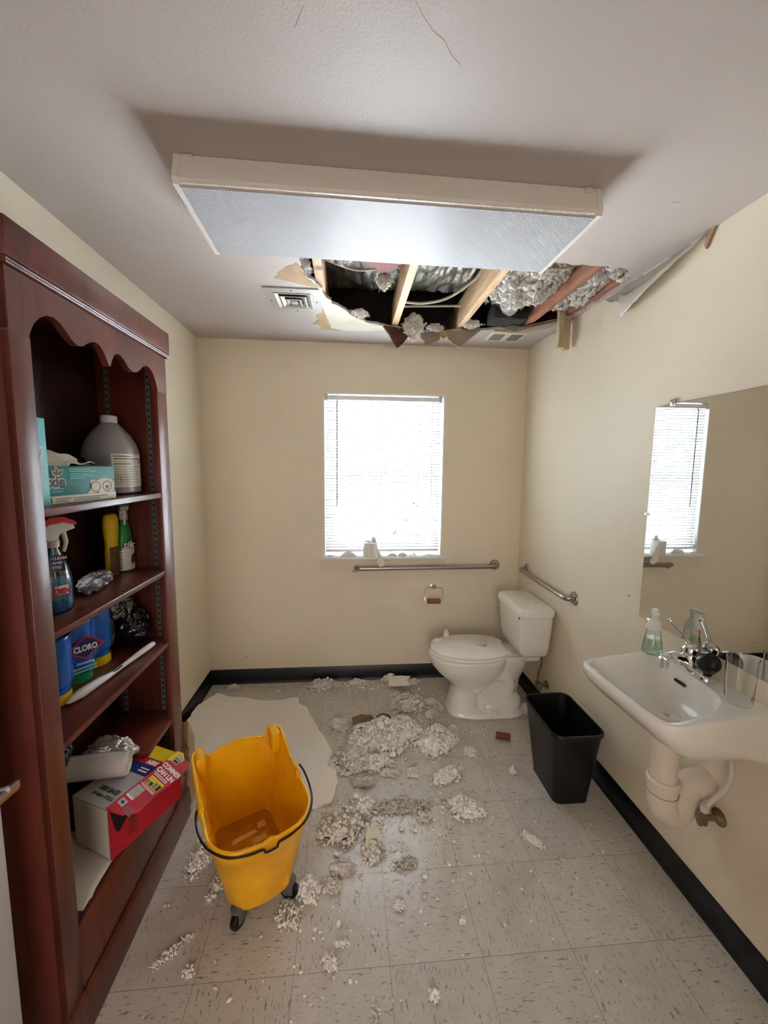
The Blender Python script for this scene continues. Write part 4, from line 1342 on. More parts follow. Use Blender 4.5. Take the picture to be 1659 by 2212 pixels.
def crumple(name, label, cat, c, sx, sy, sz, m, seed, z0, amp=.35, sub=5):
    bm = bmesh.new()
    bmesh.ops.create_icosphere(bm, subdivisions=sub, radius=1)
    for v in bm.verts:
        d = v.co.normalized()
        n = noise.noise(d * 1.8 + V((seed, 0, 0))) * .8 + abs(noise.noise(d * 2.9 + V((0, seed, 0)))) * .7 + abs(noise.noise(d * 6 + V((0, 0, seed)))) * .22
        k = 1 + amp * (n - .3)
        v.co = V((d.x * sx * k, d.y * sy * k, d.z * sz * k))
    mz = min(v.co.z for v in bm.verts)
    b = MB(Matrix.Translation((c[0], c[1], z0 - mz)))
    b.merge(bm)
    o = b.build(name, m, smooth=38)
    return tag(o, label, cat)
zb = crumple('zip_bag', 'crumpled clear plastic bag of grey bits on the second shelf', 'plastic bag', (-.985, -.015), .035, .078, .030, 'filmclear', 4.0, Z2)
b = MB()
rs = random.Random(6)
for k in range(7):
    x, y = -.985 + rs.uniform(-.015, .015), -.075 + k * .012
    b.box((x - .010, y - .010, Z2 + .006), (x + .010, y + .010, Z2 + .022), bev=.004, rot=Matrix.Rotation(rs.uniform(-.6, .6), 4, 'Y'))
b.build('grey_contents', 'greyplas', zb)

yx, yy = -1.045, .198
yb = thing('cleaner_bottle', 'yellow polish bottle with brown label at the back of second shelf', 'bottle', (yx, yy, Z2))
b = MB()
rings = []
for r, z in ((.030, 0), (.035, .005), (.036, .05), (.034, .09), (.030, .12), (.034, .15), (.037, .19), (.036, .215), (.028, .232), (.014, .238)):
    rings.append([(yx + .62 * r * math.cos(2 * PI * k / 24), yy + r * math.sin(2 * PI * k / 24), Z2 + z) for k in range(24)])
b.loft(rings); b.build('body', 'yellowplas', yb)
b = MB()
b.grid(10, 6, lambda u, v: (yx + .0235 * math.cos((v - .5) * 1.5 - .3) , yy - .004 + .037 * math.sin((v - .5) * 1.5 - .35), Z2 + .006 + u * .105))
b.build('brown_label', 'brownlabel', yb)
for k in range(9):
    b = MB(); b.box((yx + .0215, yy + .012, Z2 + .015 + k * .009), (yx + .0235, yy + .026, Z2 + .018 + k * .009)); b.build('print_line', 'ink', yb, smooth=0)
ex, ey = -1.03, .262
gs = thing('spray_bottle', 'green and white spray bottle beside the yellow bottle on second shelf', 'spray bottle', (ex, ey, Z2))
b = MB()
rings = []
for r, z in ((.036, 0), (.041, .006), (.041, .06), (.039, .10), (.033, .14), (.024, .18), (.016, .205), (.013, .215)):
    rings.append([(ex + .7 * r * math.cos(2 * PI * k / 24), ey + r * math.sin(2 * PI * k / 24), Z2 + z) for k in range(24)])
b.loft(rings); b.build('body', 'greenplas', gs)
trigger(gs, ex, ey, Z2 + .205, 'greenplas', 'cap', (.55, -.83, 0), 1.1)
b = MB()
b.grid(10, 8, lambda u, v: (ex + .0292 * math.cos((v - .5) * 2.0 - .55), ey + .0418 * math.sin((v - .5) * 2.0 - .55), Z2 + .006 + u * (.078 + .02 * math.sin(v * PI))))
b.build('white_label', 'inkwhite', gs)
text('tik', .034, (ex + .0195 - .0055, ey - .0350 - .0032, Z2 + .098), (.87, .5, 0), (0, 0, 1), 'lettering_outline', 'ink', gs, spread=.0022, shear=.2, lift=.0010)
text('tik', .034, (ex + .0195 - .0055, ey - .0350 - .0032, Z2 + .098), (.87, .5, 0), (0, 0, 1), 'lettering', 'inkwhite', gs, spread=.0006, shear=.2, lift=.0018)
b = MB(); b.prism(jag([(-.016, .03), (.004, .03), (.016, .055), (.006, .07), (-.014, .06)], .002, .01, 4), ex + .0298, ex + .0304, lambda a, c, d: (d, ey + a, Z2 + c)); b.build('orange_flash', 'tubered', gs, smooth=0)

# ---- third shelf: wipes, dark packs, brush
Z3 = .8665
wp = thing('wipes_pack', 'blue shrink wrapped pack of disinfecting wipes on the third shelf', 'cleaning wipes', (-1.045, -.06, Z3))
WY = (-.185, -.045, .075)
WXp = (-1.045, -1.058, -1.064)
for k in range(3):
    r = .060 if k == 0 else .052
    b = MB(); b.lathe([(r - .004, Z3), (r, Z3 + .004), (r, Z3 + .20), (r - .006, Z3 + .205)], 28, (WXp[k], WY[k], 0)); b.build('canister', 'bluefilm', wp)
    b = MB(); b.lathe([(r + .0008, Z3 + .001), (r + .0012, Z3 + .004), (r + .0012, Z3 + (.034, .05, .034)[k])], 28, (WXp[k], WY[k], 0), cap0=False, cap1=False); b.build('canister_band', ('yellowplas', 'greencap', 'yellowplas')[k], wp)
b = MB()
def film(u, v):
    y = -.235 + u * .355
    z = Z3 + .045 + v * .165 + .012 * math.sin(u * 9) * (1 - v)
    bulge = max(math.sqrt(max(0, .0625 ** 2 - (y - WY[0]) ** 2)) + WXp[0], math.sqrt(max(0, .0545 ** 2 - (y - WY[1]) ** 2)) + WXp[1] if abs(y - WY[1]) < .0545 else -9,
                math.sqrt(max(0, .0545 ** 2 - (y - WY[2]) ** 2)) + WXp[2] if abs(y - WY[2]) < .0545 else -9, -1.03)
    return (bulge + .004 + .003 * noise.noise(V((u * 14, v * 6, 1))), y, z)
b.grid(60, 16, film)
b.build('shrink_film', 'bluefilm', wp, solid=.001)
# diamond mark with the name, on the front canister face
wn = V((.80, -.60, 0)).normalized()
wr = V((.60, .80, 0)).normalized()
wo = V((WXp[1], WY[1], Z3 + .124)) + wn * .062 + wr * .016
def diamond(s, lift, m):
    b = MB()
    pts = [wo + wr * (a * s) + V((0, 0, c * s)) + wn * lift for a, c in ((-.055, 0), (-.03, .016), (0, .040), (.03, .022), (.055, 0), (.03, -.016), (0, -.040), (-.03, -.022))]
    b.faces(pts, [tuple(range(8))]); return b.build('brand_diamond', m, wp, smooth=0)
diamond(1.0, .004, 'inkred'); diamond(.86, .0045, 'navy')
text('CLORO', .027, wo + wr * -.036 + V((0, 0, -.010)) + wn * .005, wr, (0, 0, 1), 'lettering', 'inkwhite', wp, spread=.0011, sx=.74)
text('Disinfecting', .012, wo + wr * -.030 + V((0, 0, -.054)) + wn * .004, wr, (0, 0, 1), 'lettering', 'inkwhite', wp, spread=.0003, sx=.9)
for k in range(2):
    b = MB()
    q = wo + wr * -.042 + V((0, 0, -.070 - k * .011)) + wn * .004
    b.faces([q, q + wr * .07, q + wr * .07 + V((0, 0, .007)), q + V((0, 0, .007))], [(0, 1, 2, 3)]); b.build('print_line', 'inkteal', wp, smooth=0)
crumple('plastic_pack', 'grey wrapped pack with dark lettering behind the blue wipes', 'plastic bag', (-1.075, .165), .032, .040, .095, 'greyplas', 9.0, Z3, .22)
text('L', .05, (-1.04, .150, Z3 + .075), (0, 1, 0), (0, 0, 1), 'grey_pack_mark', 'ink', bpy.data.objects['plastic_pack'], shear=.25)
dp = crumple('dark_bag', 'shiny dark bag with a white barcode sticker at the far end of third shelf', 'plastic bag', (-1.0, .225), .058, .060, .075, 'filmblack', 13.0, Z3, .30)
b = MB(Matrix.Translation((-.958, .243, Z3 + .105)) @ Matrix.Rotation(math.radians(-30), 4, 'Y') @ Matrix.Rotation(math.radians(22), 4, 'X'))
b.box((0, -.020, -.012), (.001, .020, .012)); sk = b.build('barcode_sticker', 'cardwhite', dp, smooth=0)
for k in range(9):
    b = MB(Matrix.Translation((-.958, .243, Z3 + .105)) @ Matrix.Rotation(math.radians(-30), 4, 'Y') @ Matrix.Rotation(math.radians(22), 4, 'X'))
    b.box((.001, -.017 + k * .0038, -.009), (.0014, -.0155 + k * .0038, .004)); b.build('barcode_bar', 'ink', sk, smooth=0)
crumple('dark_bag', 'clear smoky wrap crumpled on top of the dark bag', 'plastic bag', (-1.03, .19), .045, .065, .05, 'filmdark', 17.0, Z3 + .11, .4)

bh = thing('brush_handle', 'curved white plastic brush handle lying along the third shelf', 'brush', (-.94, -.02, Z3))
pts = smooth_path([(-.972, -.215, Z3 + .014), (-.960, -.16, Z3 + .016), (-.948, -.09, Z3 + .015), (-.937, -.03, Z3 + .013), (-.925, .05, Z3 + .016), (-.912, .12, Z3 + .020), (-.900, .185, Z3 + .022)], 40)
rad = []
for i in range(40):
    f = i / 39
    key = [(0, .003), (.04, .009), (.16, .0155), (.32, .0130), (.52, .0070), (.70, .0095), (.88, .0115), (.97, .0100), (1.0, .0040)]
    for (f0, r0), (f1, r1) in zip(key, key[1:]):
        if f0 <= f <= f1:
            rad.append(r0 + (r1 - r0) * (f - f0) / (f1 - f0)); break
b = MB(); b.tube(pts, rad, 14); b.build('handle', 'brush', bh)
b = MB(); b.tube([pts[19] + V((.004, -.004, .008)), pts[20] + V((.006, 0, .006)), pts[22] + V((.005, .003, .007))], .0022, 6); b.build('hang_hole', 'dark', bh)

# ---- bottom: liner box, roll, foil wrap, sheet, cloth
BZ = .336
va = math.atan2(.202, .096)
bx = thing('can_liner_box', 'torn red and grey box of can liners reading 1000 BAGS, sticking out', 'box', (-.886, -.201, BZ), va)
# local: +x runs along the red front face (away from the camera), -y... the depth runs to local +y
L_, D_, HB = .275, .165, .170
b = MB(Matrix.Identity(4))
tk = .004
b.box((0, 0, 0), (L_, D_, tk)); b.box((0, 0, 0), (tk, D_, HB)); b.box((L_ - tk, 0, 0), (L_, D_, HB)); b.box((0, D_ - tk, 0), (L_, D_, HB))
b.build('carton', 'cardwhite', bx, world=False, smooth=0)
b = MB(Matrix.Identity(4)); b.prism([(0, 0), (L_, 0), (L_, HB), (.20, HB * .62), (.11, HB * .70), (.075, HB * .64), (.02, HB * .98), (0, HB)], -.001, .004, XZY); b.build('front_panel', 'cardred', bx, world=False, smooth=0)
b = MB(Matrix.Identity(4)); b.prism([(.006, HB * .95), (.035, HB * .82), (.075, HB * .70), (.030, HB * .45), (.020, HB * .52)], -.003, -.0008, XZY); b.build('torn_opening', 'dark', bx, world=False, smooth=0)
b = MB(Matrix.Identity(4)); b.box((0, .010, HB), (.145, D_, HB + tk)); b.build('top_panel', 'cardgrey', bx, world=False, smooth=0)
b = MB(Matrix.Identity(4)); b.box((.145, .010, HB), (L_ - .055, D_, HB + tk)); tp = b.build('red_top_panel', 'cardred', bx, world=False, smooth=0)
b = MB(Matrix.Identity(4)); b.box((L_ - .055, .010, HB), (L_, D_, HB + tk), rot=Matrix.Rotation(-.12, 4, 'Y')); b.build('yellow_top_panel', 'cardyellow', bx, world=False, smooth=0)
b = MB(Matrix.Identity(4)); b.box((.145, .012, HB + tk), (.19, D_, HB + tk + .0006)); b.build('blue_band', 'navy', tp, world=False, smooth=0)
# the raised red lid flap: hinged along the front top edge, tipping forward and down
fa = math.radians(-26)
FM = Matrix.Translation((0, .012, HB + .006)) @ Matrix.Rotation(-fa, 4, 'X')
fo = [(.004, 0), (L_ + .004, 0), (L_ + .012, -.02), (L_ - .004, -.045), (L_ + .002, -.062), (L_ - .02, -.078), (.19, -.080), (.12, -.077), (.055, -.082), (.02, -.055), (.008, -.03)]
b = MB(FM); b.prism(fo, 0, .003, XYZ); fl = b.build('torn_lid_flap', 'cardred', bx, world=False, smooth=0)
b = MB(FM); b.prism([(L_ - .045, .0), (L_ + .004, 0), (L_ + .012, -.02), (L_ - .004, -.045), (L_ - .02, -.042)], .003, .0036, XYZ); b.build('yellow_corner', 'cardyellow', fl, world=False, smooth=0)
FW = XF[bx.name] @ FM
def fpt(x, y):
    return FW @ V((x, y, .0034))
fr_, fu_ = FW.to_3x3() @ V((0, -1, 0)), FW.to_3x3() @ V((1, 0, 0))
text('COMMER', .024, fpt(.206, -.003), fr_, fu_, 'lettering', 'inkwhite', fl, spread=.0009, sx=.80)
text('CAN LIN', .024, fpt(.182, -.003), fr_, fu_, 'lettering', 'inkwhite', fl, spread=.0009, sx=.80)
for k, x in enumerate((.174, .168, .122, .117)):
    b = MB(FM); b.box((x, -.068, .003), (x + .0025, -.006 - .004 * (k % 2), .0036)); b.build('print_line', 'inkteal' if 0 else 'inkwhite', fl, world=False, smooth=0)
b = MB(FM); b.box((.128, -.070, .003), (.162, -.012, .0036)); ph = b.build('photo_strip', 'cardyellow', fl, world=False, smooth=0)
rs = random.Random(2)
for k in range(4):
    b = MB(FM); b.box((.131, -.068 + k * .0145, .0036), (.131 + rs.uniform(.012, .022), -.057 + k * .0145, .0041)); b.build('photo_figure', 'inkgrey' if k % 2 else 'ink', ph, world=False, smooth=0)
b = MB(FM); b.box((.065, -.036, .003), (.112, -.006, .0036)); bc = b.build('barcode', 'inkwhite', fl, world=False, smooth=0)
for k in range(10):
    b = MB(FM); b.box((.072, -.0335 + k * .0027, .0036), (.110, -.0335 + k * .0027 + .0008 + .0008 * (k % 3 == 0), .004)); b.build('barcode_bar', 'ink', bc, world=False, smooth=0)
b = MB(FM); b.box((.033, -.032, .003), (.056, -.008, .0036), bev=.0002); bd = b.build('badge', 'cardgrey', fl, world=False, smooth=0)
b = MB(FM); b.prism([(.038, -.020), (.0445, -.0135), (.051, -.020), (.0445, -.0265)], .0036, .004, XYZ); b.build('badge_mark', 'navy', bd, world=False, smooth=0)
for k in range(4):
    b = MB(FM); b.box((.028 + k * .006, -.072, .003), (.0305 + k * .006, -.040, .0036)); b.build('print_line', 'inkgrey', fl, world=False, smooth=0)
b = MB(FM); b.box((L_ - .038, -.040, .0036), (L_ - .004, -.014, .0042)); mb_ = b.build('brand_badge', 'cardgrey', fl, world=False, smooth=0)
text("Member's", .0085, fpt(L_ - .022, -.0145) + V((0, 0, .001)), fr_, fu_, 'lettering', 'ink', mb_, sx=.72)
b = MB(FM); b.box((L_ - .034, -.037, .0042), (L_ - .026, -.019, .0046)); b.build('print_line', 'ink', mb_, world=False, smooth=0)
# top lettering, read from the near end
BW = XF[bx.name]
def tpt(x, y):
    return BW @ V((x, y, HB + tk + .0008))
tr_, tu_ = BW.to_3x3() @ V((0, -1, 0)), BW.to_3x3() @ V((1, 0, 0))
text('1000 BAGS', .024, tpt(.052, .118), tr_, tu_, 'lettering', 'ink', bx, spread=.0008, sx=.78)
text('10 Gallon (37.8 L)', .016, tpt(.030, .118), tr_, tu_, 'lettering', 'ink', bx, spread=.0003, sx=.80)
text('NERS', .024, tpt(.195, .075), tr_, tu_, 'lettering', 'inkwhite', tp, spread=.0009, shear=.2, sx=.85)
for k in range(2):
    b = MB(Matrix.Identity(4)); b.box((.158 + k * .012, .03, HB + tk + .0006), (.163 + k * .012, .07, HB + tk + .0010)); b.build('print_line', 'inkwhite', tp, world=False, smooth=0)
for k in range(5):
    b = MB(Matrix.Identity(4)); b.box((.065 + k * .006, -.0016, .03), (.0675 + k * .006, -.001, .10)); b.build('print_line', 'brownlabel', bx, world=False, smooth=0)

rl = thing('bag_roll', 'fat roll of translucent white bags on top of the can liner box', 'bag roll', (-.98, -.13, .56))
A = Matrix.Translation((-1.012, -.055, BZ + HB + tk + .042)) @ Matrix.Rotation(.10, 4, 'Z') @ Matrix.Rotation(PI / 2, 4, 'Y')
b = MB(); b.lathe([(.004, .106), (.034, .110), (.039, .108), (.040, .100), (.040, -.098), (.036, -.102)], 28, mtx=A); b.build('rolled_film', 'rollfilm', rl)
b = MB()
sp = []
for k in range(160):
    a = k * .3
    rr = .006 + .030 * k / 160
    sp.append(A @ V((rr * math.cos(a), rr * math.sin(a), .1105)))
b.tube(sp, .0009, 4); b.build('end_spiral', 'cardwhite', rl)
crumple('foil_wrap', 'crumpled silver foil bag behind the bag roll on the liner box', 'foil bag', (-.985, .005), .080, .045, .048, 'foil', 5.0, BZ + HB + tk + .002, .4)
crumple('dark_bag', 'glossy dark purple bag wedged behind the bag roll and the near stile', 'plastic bag', (-1.07, -.13), .030, .045, .045, 'filmblack', 23.0, .60, .35)
b = MB(); b.box((-1.115, -.145, .53), (-1.105, -.07, .66), bev=.002, rot=Matrix.Rotation(.25, 4, 'X'))
tag(b.build('yellow_carton', 'cardyellow'), 'sliver of a yellow carton behind the dark purple bag', 'carton')
b = MB()
b.grid(14, 10, lambda u, v: (-1.10 + u * .215, -.338 + v * .26, .322 + .010 * (v > .2) + .008 * math.sin(u * 3) * (1 - v) + .003 * noise.noise(V((u * 3, v * 3, 0)))))
tag(b.build('white_board', 'cardwhite', solid=.003), 'flat off white cardboard sheet under the can liner box', 'cardboard')
b = MB(); b.box((-1.10, -.425, .3105), (-.888, -.30, .319), bev=.003)
tag(b.build('blue_cloth', 'bluecloth'), 'blue folded cloth under the white cardboard sheet', 'cloth')

# ------------------------------------------------------------------ mop bucket
BU = V((.885, .465, 0))      # width axis, to the right
BVV = V((.465, -.885, 0))     # towards the front (camera side)
bc0 = V((-.505, .030, 0))
MBK = Matrix(((BU.x, -BVV.x, 0, bc0.x), (BU.y, -BVV.y, 0, bc0.y), (0, 0, 1, 0), (0, 0, 0, 1)))
mbk = thing('mop_bucket', 'yellow plastic mop bucket on casters standing in front of the bookcase', 'mop bucket', bc0[:], rot=MBK.to_3x3().to_4x4())
def bring(hw, y0, y1, r, zf, n=10, rf=None):
    """rounded outline, y0 front (negative), y1 back; the front bows outward"""
    pts = []
    rf = rf or r
    for cx, cy, a0, rr in ((hw - r, y1 - r, 0, r), (-hw + r, y1 - r, 90, r), (-hw + rf, y0 + rf, 180, rf), (hw - rf, y0 + rf, 270, rf)):
        for k in range(n + 1):
            a = math.radians(a0 + 90 * k / n)
            pts.append((cx + rr * math.cos(a), cy + rr * math.sin(a)))
    # resample long sides
    out = []
    m = len(pts)
    for i in range(m):
        a, c = pts[i], pts[(i + 1) % m]
        d = math.hypot(c[0] - a[0], c[1] - a[1])
        k = max(1, int(d / .022))
        for j in range(k):
            t = j / k
            out.append((a[0] + (c[0] - a[0]) * t, a[1] + (c[1] - a[1]) * t))
    res = []
    for x, y in out:
        f = max(0, (y0 + .10 - y) / .10)
        yy = y - .035 * f * (1 - (x / hw) ** 2)
        res.append((x, yy, zf(x, y)))
    return res
def rim_z(x, y):
    s_ = (y + .20) / .42            # 0 front .. 1 back
    z = .352 + .030 * max(0, min(1, (s_ - .1) / .5))
    if y > .195:                    # back wall: arch between the corner posts
        t = abs(x) / .175
        z = .392 + .030 * (1 - min(1, t / .72) ** 2) if t < .72 else .392
        if t >= .72:
            z = .392 + .050 * min(1, (t - .72) / .06)
    elif y > .06:
        z = .384 + .058 * min(1, (y - .06) / .11)
    elif y > -.02:
        z = .384
    if y < -.17 and abs(x) < .022:
        z += .010
    return z
def brow(k, inner=0.0):
    """k 0 bottom .. 1 rim"""
    hw = .118 + .062 * k - inner
    y0, y1 = -.165 - .045 * k + inner, .178 + .050 * k - inner
    return hw, y0, y1
TPL = bring(.180, -.21, .228, .05, lambda x, y: 0, rf=.085)
def ring_at(k, inner=0.0, zoff=0.0, bot=.076):
    hw, y0, y1 = brow(k, inner)
    sx, sy0 = hw / .180, None
    out = []
    for x, y, _ in TPL:
        yy = y0 + (y + .21) / .438 * (y1 - y0)
        z = bot + (rim_z(x, y) - bot) * k + zoff
        out.append((x * sx, yy, z))
    return out
b = MB(Matrix.Identity(4))
out_r = [ring_at(0.0), ring_at(.04), ring_at(.25), ring_at(.5), ring_at(.78), ring_at(.80, -.003), ring_at(.97, -.004), ring_at(1.0, -.002)]
in_r = [ring_at(1.0, .007, -.001), ring_at(.9, .010), ring_at(.5, .009), ring_at(.2, .008), ring_at(.06, .010), ring_at(.03, .016)]
b.loft(out_r + in_r)
body = b.build('tub', 'bucket', mbk, world=False, smooth=50)
b = MB(Matrix.Identity(4))     # rolled lip
lip = ring_at(1.0, .002, .0005)
b.tube(lip, .0062, 8, closed=True)
b.build('rolled_rim', 'bucket', mbk, world=False)
for sx in (-1, 1):             # hollow corner posts at the back and side ears that carry the bail
    b = MB(Matrix.Identity(4)); b.box((sx * .150 - .020, .150, .36), (sx * .150 + .020, .222, .448), bev=.012); b.build('corner_post', 'bucket', mbk, world=False)
    b = MB(Matrix.Identity(4)); b.box((sx * .178 - .010, -.035, .345), (sx * .178 + .010, .020, .392), bev=.007); b.build('bail_ear', 'bucket', mbk, world=False)
b = MB(Matrix.Identity(4))     # floor of the tub with a skin of dirty water
hw, y0, y1 = brow(.12, .010)
b.prism([(x * hw / .180, y0 + (y + .21) / .438 * (y1 - y0)) for x, y, _ in TPL], .100, .103, XYZ); b.build('dirty_water', 'dirt', mbk, world=False)
b = MB(Matrix.Identity(4)); b.box((.0, -.2125, .12), (.075, -.2055, .20), bev=.003); 
b = MB(Matrix.Identity(4)); b.box((.005, -.196, .100), (.078, -.188, .142), bev=.003); b.build('moulded_panel', 'bucket', mbk, world=False)
b = MB(Matrix.Identity(4))     # wire bail resting along the front rim
bail = [(-.190, -.008, .372), (-.198, -.04, .366), (-.198, -.10, .358), (-.180, -.165, .352), (-.135, -.222, .347), (-.075, -.246, .343), (-.028, -.252, .342), (-.018, -.258, .334), (.018, -.258, .334), (.028, -.252, .342),
        (.075, -.246, .343), (.135, -.222, .347), (.180, -.165, .352), (.198, -.10, .360), (.200, -.04, .378), (.192, -.006, .392)]
b.tube(smooth_path(bail, 90), .0040, 8); b.build('wire_bail', 'wire', mbk, world=False)
for sx in (-1, 1):
    for y, a in ((-.158, 1.0), (.155, -.4)):
        x = sx * .092
        cst = None
        b = MB(Matrix.Translation((x, y, 0)) @ Matrix.Rotation(a * sx, 4, 'Z'))
        b.lathe([(.024, .070), (.024, .078), (.016, .084)], 14)
        b.box((-.019, -.014, .026), (-.014, .018, .072), bev=.002); b.box((.014, -.014, .026), (.019, .018, .072), bev=.002); b.box((-.019, -.018, .066), (.019, .024, .074), bev=.003)
        cst = b.build('caster_fork', 'caster', mbk, world=False)
        b = MB(Matrix.Translation((x, y, 0)) @ Matrix.Rotation(a * sx, 4, 'Z') @ Matrix.Translation((0, .0, .032)) @ Matrix.Rotation(PI / 2, 4, 'Y'))
        b.lathe([(.010, -.013), (.027, -.012), (.032, -.007), (.032, .007), (.027, .012), (.010, .013)], 22)
        b.build('caster_wheel', 'black', cst, world=False)
def scrap_in(lab, x, y, w_, d_, a):
    b = MB(Matrix.Identity(4)); b.prism(jag([(-w_, -d_), (w_, -d_ * .8), (w_ * .9, d_), (-w_ * .7, d_ * .9)], .003, .015, int(abs(x) * 900) + 3), 0, .002, XYZ)
    o = b.build('soaked_paper', 'scrap'); p = MBK @ V((x, y, .1032)); o.location = p; o.rotation_euler = (0, 0, a)
    tag(o, lab, 'paper', 'soaked paper scraps in the bucket')
scrap_in('long soaked paper strip across the middle of the bucket floor', -.015, .075, .055, .011, .55)
scrap_in('square soaked paper scrap at the right side of the bucket floor', .062, .10, .018, .018, .5)
scrap_in('thin soaked strip nearest the front left of the bucket floor', -.05, .02, .042, .008, .5)
scrap_in('soaked scrap at the front right of the bucket floor', .035, .035, .034, .017, .6)

# ------------------------------------------------------------------ toilet
to = thing('toilet', 'white two piece toilet beside the right wall with debris on its lid', 'toilet', (.8, 1.06, 0))
TY = 1.06
def egg(z, x0, x1, hw, n=40, p=2.25, front=.55):
    out = []
    cx = x0 + (x1 - x0) * front
    for k in range(n):
        a = 2 * PI * k / n
        c_, s_ = math.cos(a), math.sin(a)
        q = (abs(c_) ** p + abs(s_) ** p) ** (-1 / p)
        rx = (x1 - cx) if c_ > 0 else (cx - x0)
        out.append((cx + rx * q * c_, TY + hw * q * s_, z))
    return out
b = MB()
# pedestal front and bowl
b.loft([egg(0, .510, .74, .118, p=3), egg(.012, .508, .74, .119, p=3), egg(.03, .515, .72, .108, p=3), egg(.10, .530, .70, .100, p=3), egg(.165, .545, .70, .098, p=2.8), egg(.195, .535, .76, .112, p=2.5),
        egg(.235, .490, .82, .140), egg(.28, .440, .86, .166), egg(.325, .405, .88, .184), egg(.36, .390, .89, .191), egg(.385, .385, .895, .193), egg(.398, .388, .895, .190), egg(.401, .40, .89, .18)])
# the foot running back along the floor
b.loft([egg(0, .52, 1.03, .140, p=3), egg(.016, .52, 1.03, .140, p=3), egg(.030, .53, 1.02, .128, p=3), egg(.040, .54, 1.01, .10, p=3)])
# narrower body behind the pedestal
b.loft([egg(.02, .62, 1.00, .085, p=3), egg(.12, .62, .98, .075, p=3), egg(.22, .62, .99, .078, p=3), egg(.30, .64, 1.02, .10, p=3), egg(.36, .66, 1.03, .115, p=3), egg(.398, .68, 1.05, .118, p=3)])
# trapway bulging out of both sides
for s in (-1, 1):
    b.tube(smooth_path([(.66, TY + s * .085, .17), (.73, TY + s * .08, .225), (.80, TY + s * .075, .262), (.87, TY + s * .072, .25), (.905, TY + s * .072, .20), (.895, TY + s * .072, .14), (.945, TY + s * .07, .105),
                        (.935, TY + s * .072, .06), (.86, TY + s * .080, .055), (.79, TY + s * .078, .060), (.745, TY + s * .070, .05)], 44), .036, 16)
# rear deck under the tank
b.box((.85, TY - .094, .35), (1.10, TY + .094, .402), bev=.02)
bo = b.build('bowl', 'porcelain', to, smooth=60)
md = bo.modifiers.new('one_casting', 'REMESH'); md.mode = 'VOXEL'; md.voxel_size = .005; md.use_smooth_shade = True
md = bo.modifiers.new('glaze', 'SMOOTH'); md.factor = .5; md.iterations = 9
for s in (-1, 1):
    b = MB(); b.lathe([(.019, .03), (.019, .042), (.014, .052), (.004, .055)], 16, (.80, TY + s * .122, 0)); b.build('bolt_cap', 'porcelain', to)
def lidring(z, d=0.0, x1=.872):
    out = []
    for x, y, zz in egg(z, .395 + d, x1 + .05, .186 - d, n=72, p=2.15, front=.52):
        out.append((min(x, x1 - d + .010 * (1 - ((y - TY) / .17) ** 2)), y, zz))
    return out
b = MB(); b.loft([lidring(.402, .004), lidring(.405), lidring(.414), lidring(.418, .004)]); b.build('seat', 'seat', to, smooth=50)
b = MB(); b.loft([lidring(.420, .006, .868), lidring(.423, .003, .868), lidring(.431, .003, .868), lidring(.435, .008, .868)]); b.build('lid', 'seat', to, smooth=50)
for s in (-1, 1):
    b = MB(); b.box((.865, TY + s * .075 - .022, .402), (.895, TY + s * .075 + .022, .432), bev=.008); b.build('hinge', 'seat', to)
# tank: tapering towards its foot with rounded ends
def tring(z, x0, x1, hw, r):
    return [(x, TY + y, z) for x, y in rrect(x0, -hw, x1, hw, r, 6)]
b = MB()
b.loft([tring(.418, .955, 1.10, .150, .03), tring(.425, .940, 1.108, .168, .04), tring(.445, .930, 1.113, .185, .05), tring(.49, .922, 1.115, .195, .05), tring(.60, .915, 1.118, .203, .045), tring(.692, .912, 1.120, .206, .04)])
b.build('tank', 'porcelain', to, smooth=50)
b = MB()
b.loft([tring(.690, .906, 1.124, .212, .045), tring(.693, .900, 1.126, .217, .05), tring(.722, .900, 1.126, .217, .05), tring(.732, .906, 1.122, .211, .048), tring(.736, .920, 1.11, .197, .04)])
b.build('tank_lid', 'porcelain', to, smooth=50)
b = MB(); b.lathe([(.012, 0), (.012, .008), (.007, .012), (.006, .022)], 14, (.914, TY + .178, .672), Matrix.Rotation(-PI / 2, 4, 'Y'))
b.tube([(.893, TY + .178, .672), (.889, TY + .15, .670), (.888, TY + .115, .664)], [.005, .006, .007], 8)
b.build('flush_lever', 'chrome', to)
b = MB(); b.lathe([(.011, 0), (.011, .002), (.009, .003)], 18, (.9145, TY - .155, .672), Matrix.Rotation(-PI / 2, 4, 'Y') @ Matrix.Scale(.75, 4, (1, 0, 0))); b.build('oval_badge', 'badge', to)
# supply valve and hose behind the toilet
sv = thing('supply_valve', 'tarnished supply valve and hose behind the toilet at the right wall', 'valve', (XR, .955, .205))
b = MB()
b.lathe([(.026, 0), (.026, .004), (.012, .010), (.010, .06)], 20, (XR, .955, .205), Matrix.Rotation(-PI / 2, 4, 'Y'))
b.lathe([(.013, -.018), (.013, .026)], 14, (XR - .062, .955, .205)); b.build('valve_body', 'brass', sv)
b = MB(); b.lathe([(.018, 0), (.020, .004), (.018, .010)], 14, (XR - .062, .930, .205), Matrix.Rotation(PI / 2, 4, 'X')); b.build('valve_knob', 'steel', sv)
b = MB(); b.tube(smooth_path([(XR - .062, .955, .225), (XR - .060, .957, .28), (XR - .044, .952, .35), (XR - .046, .950, .43)], 20), .006, 8); b.build('supply_hose', 'brass', sv)

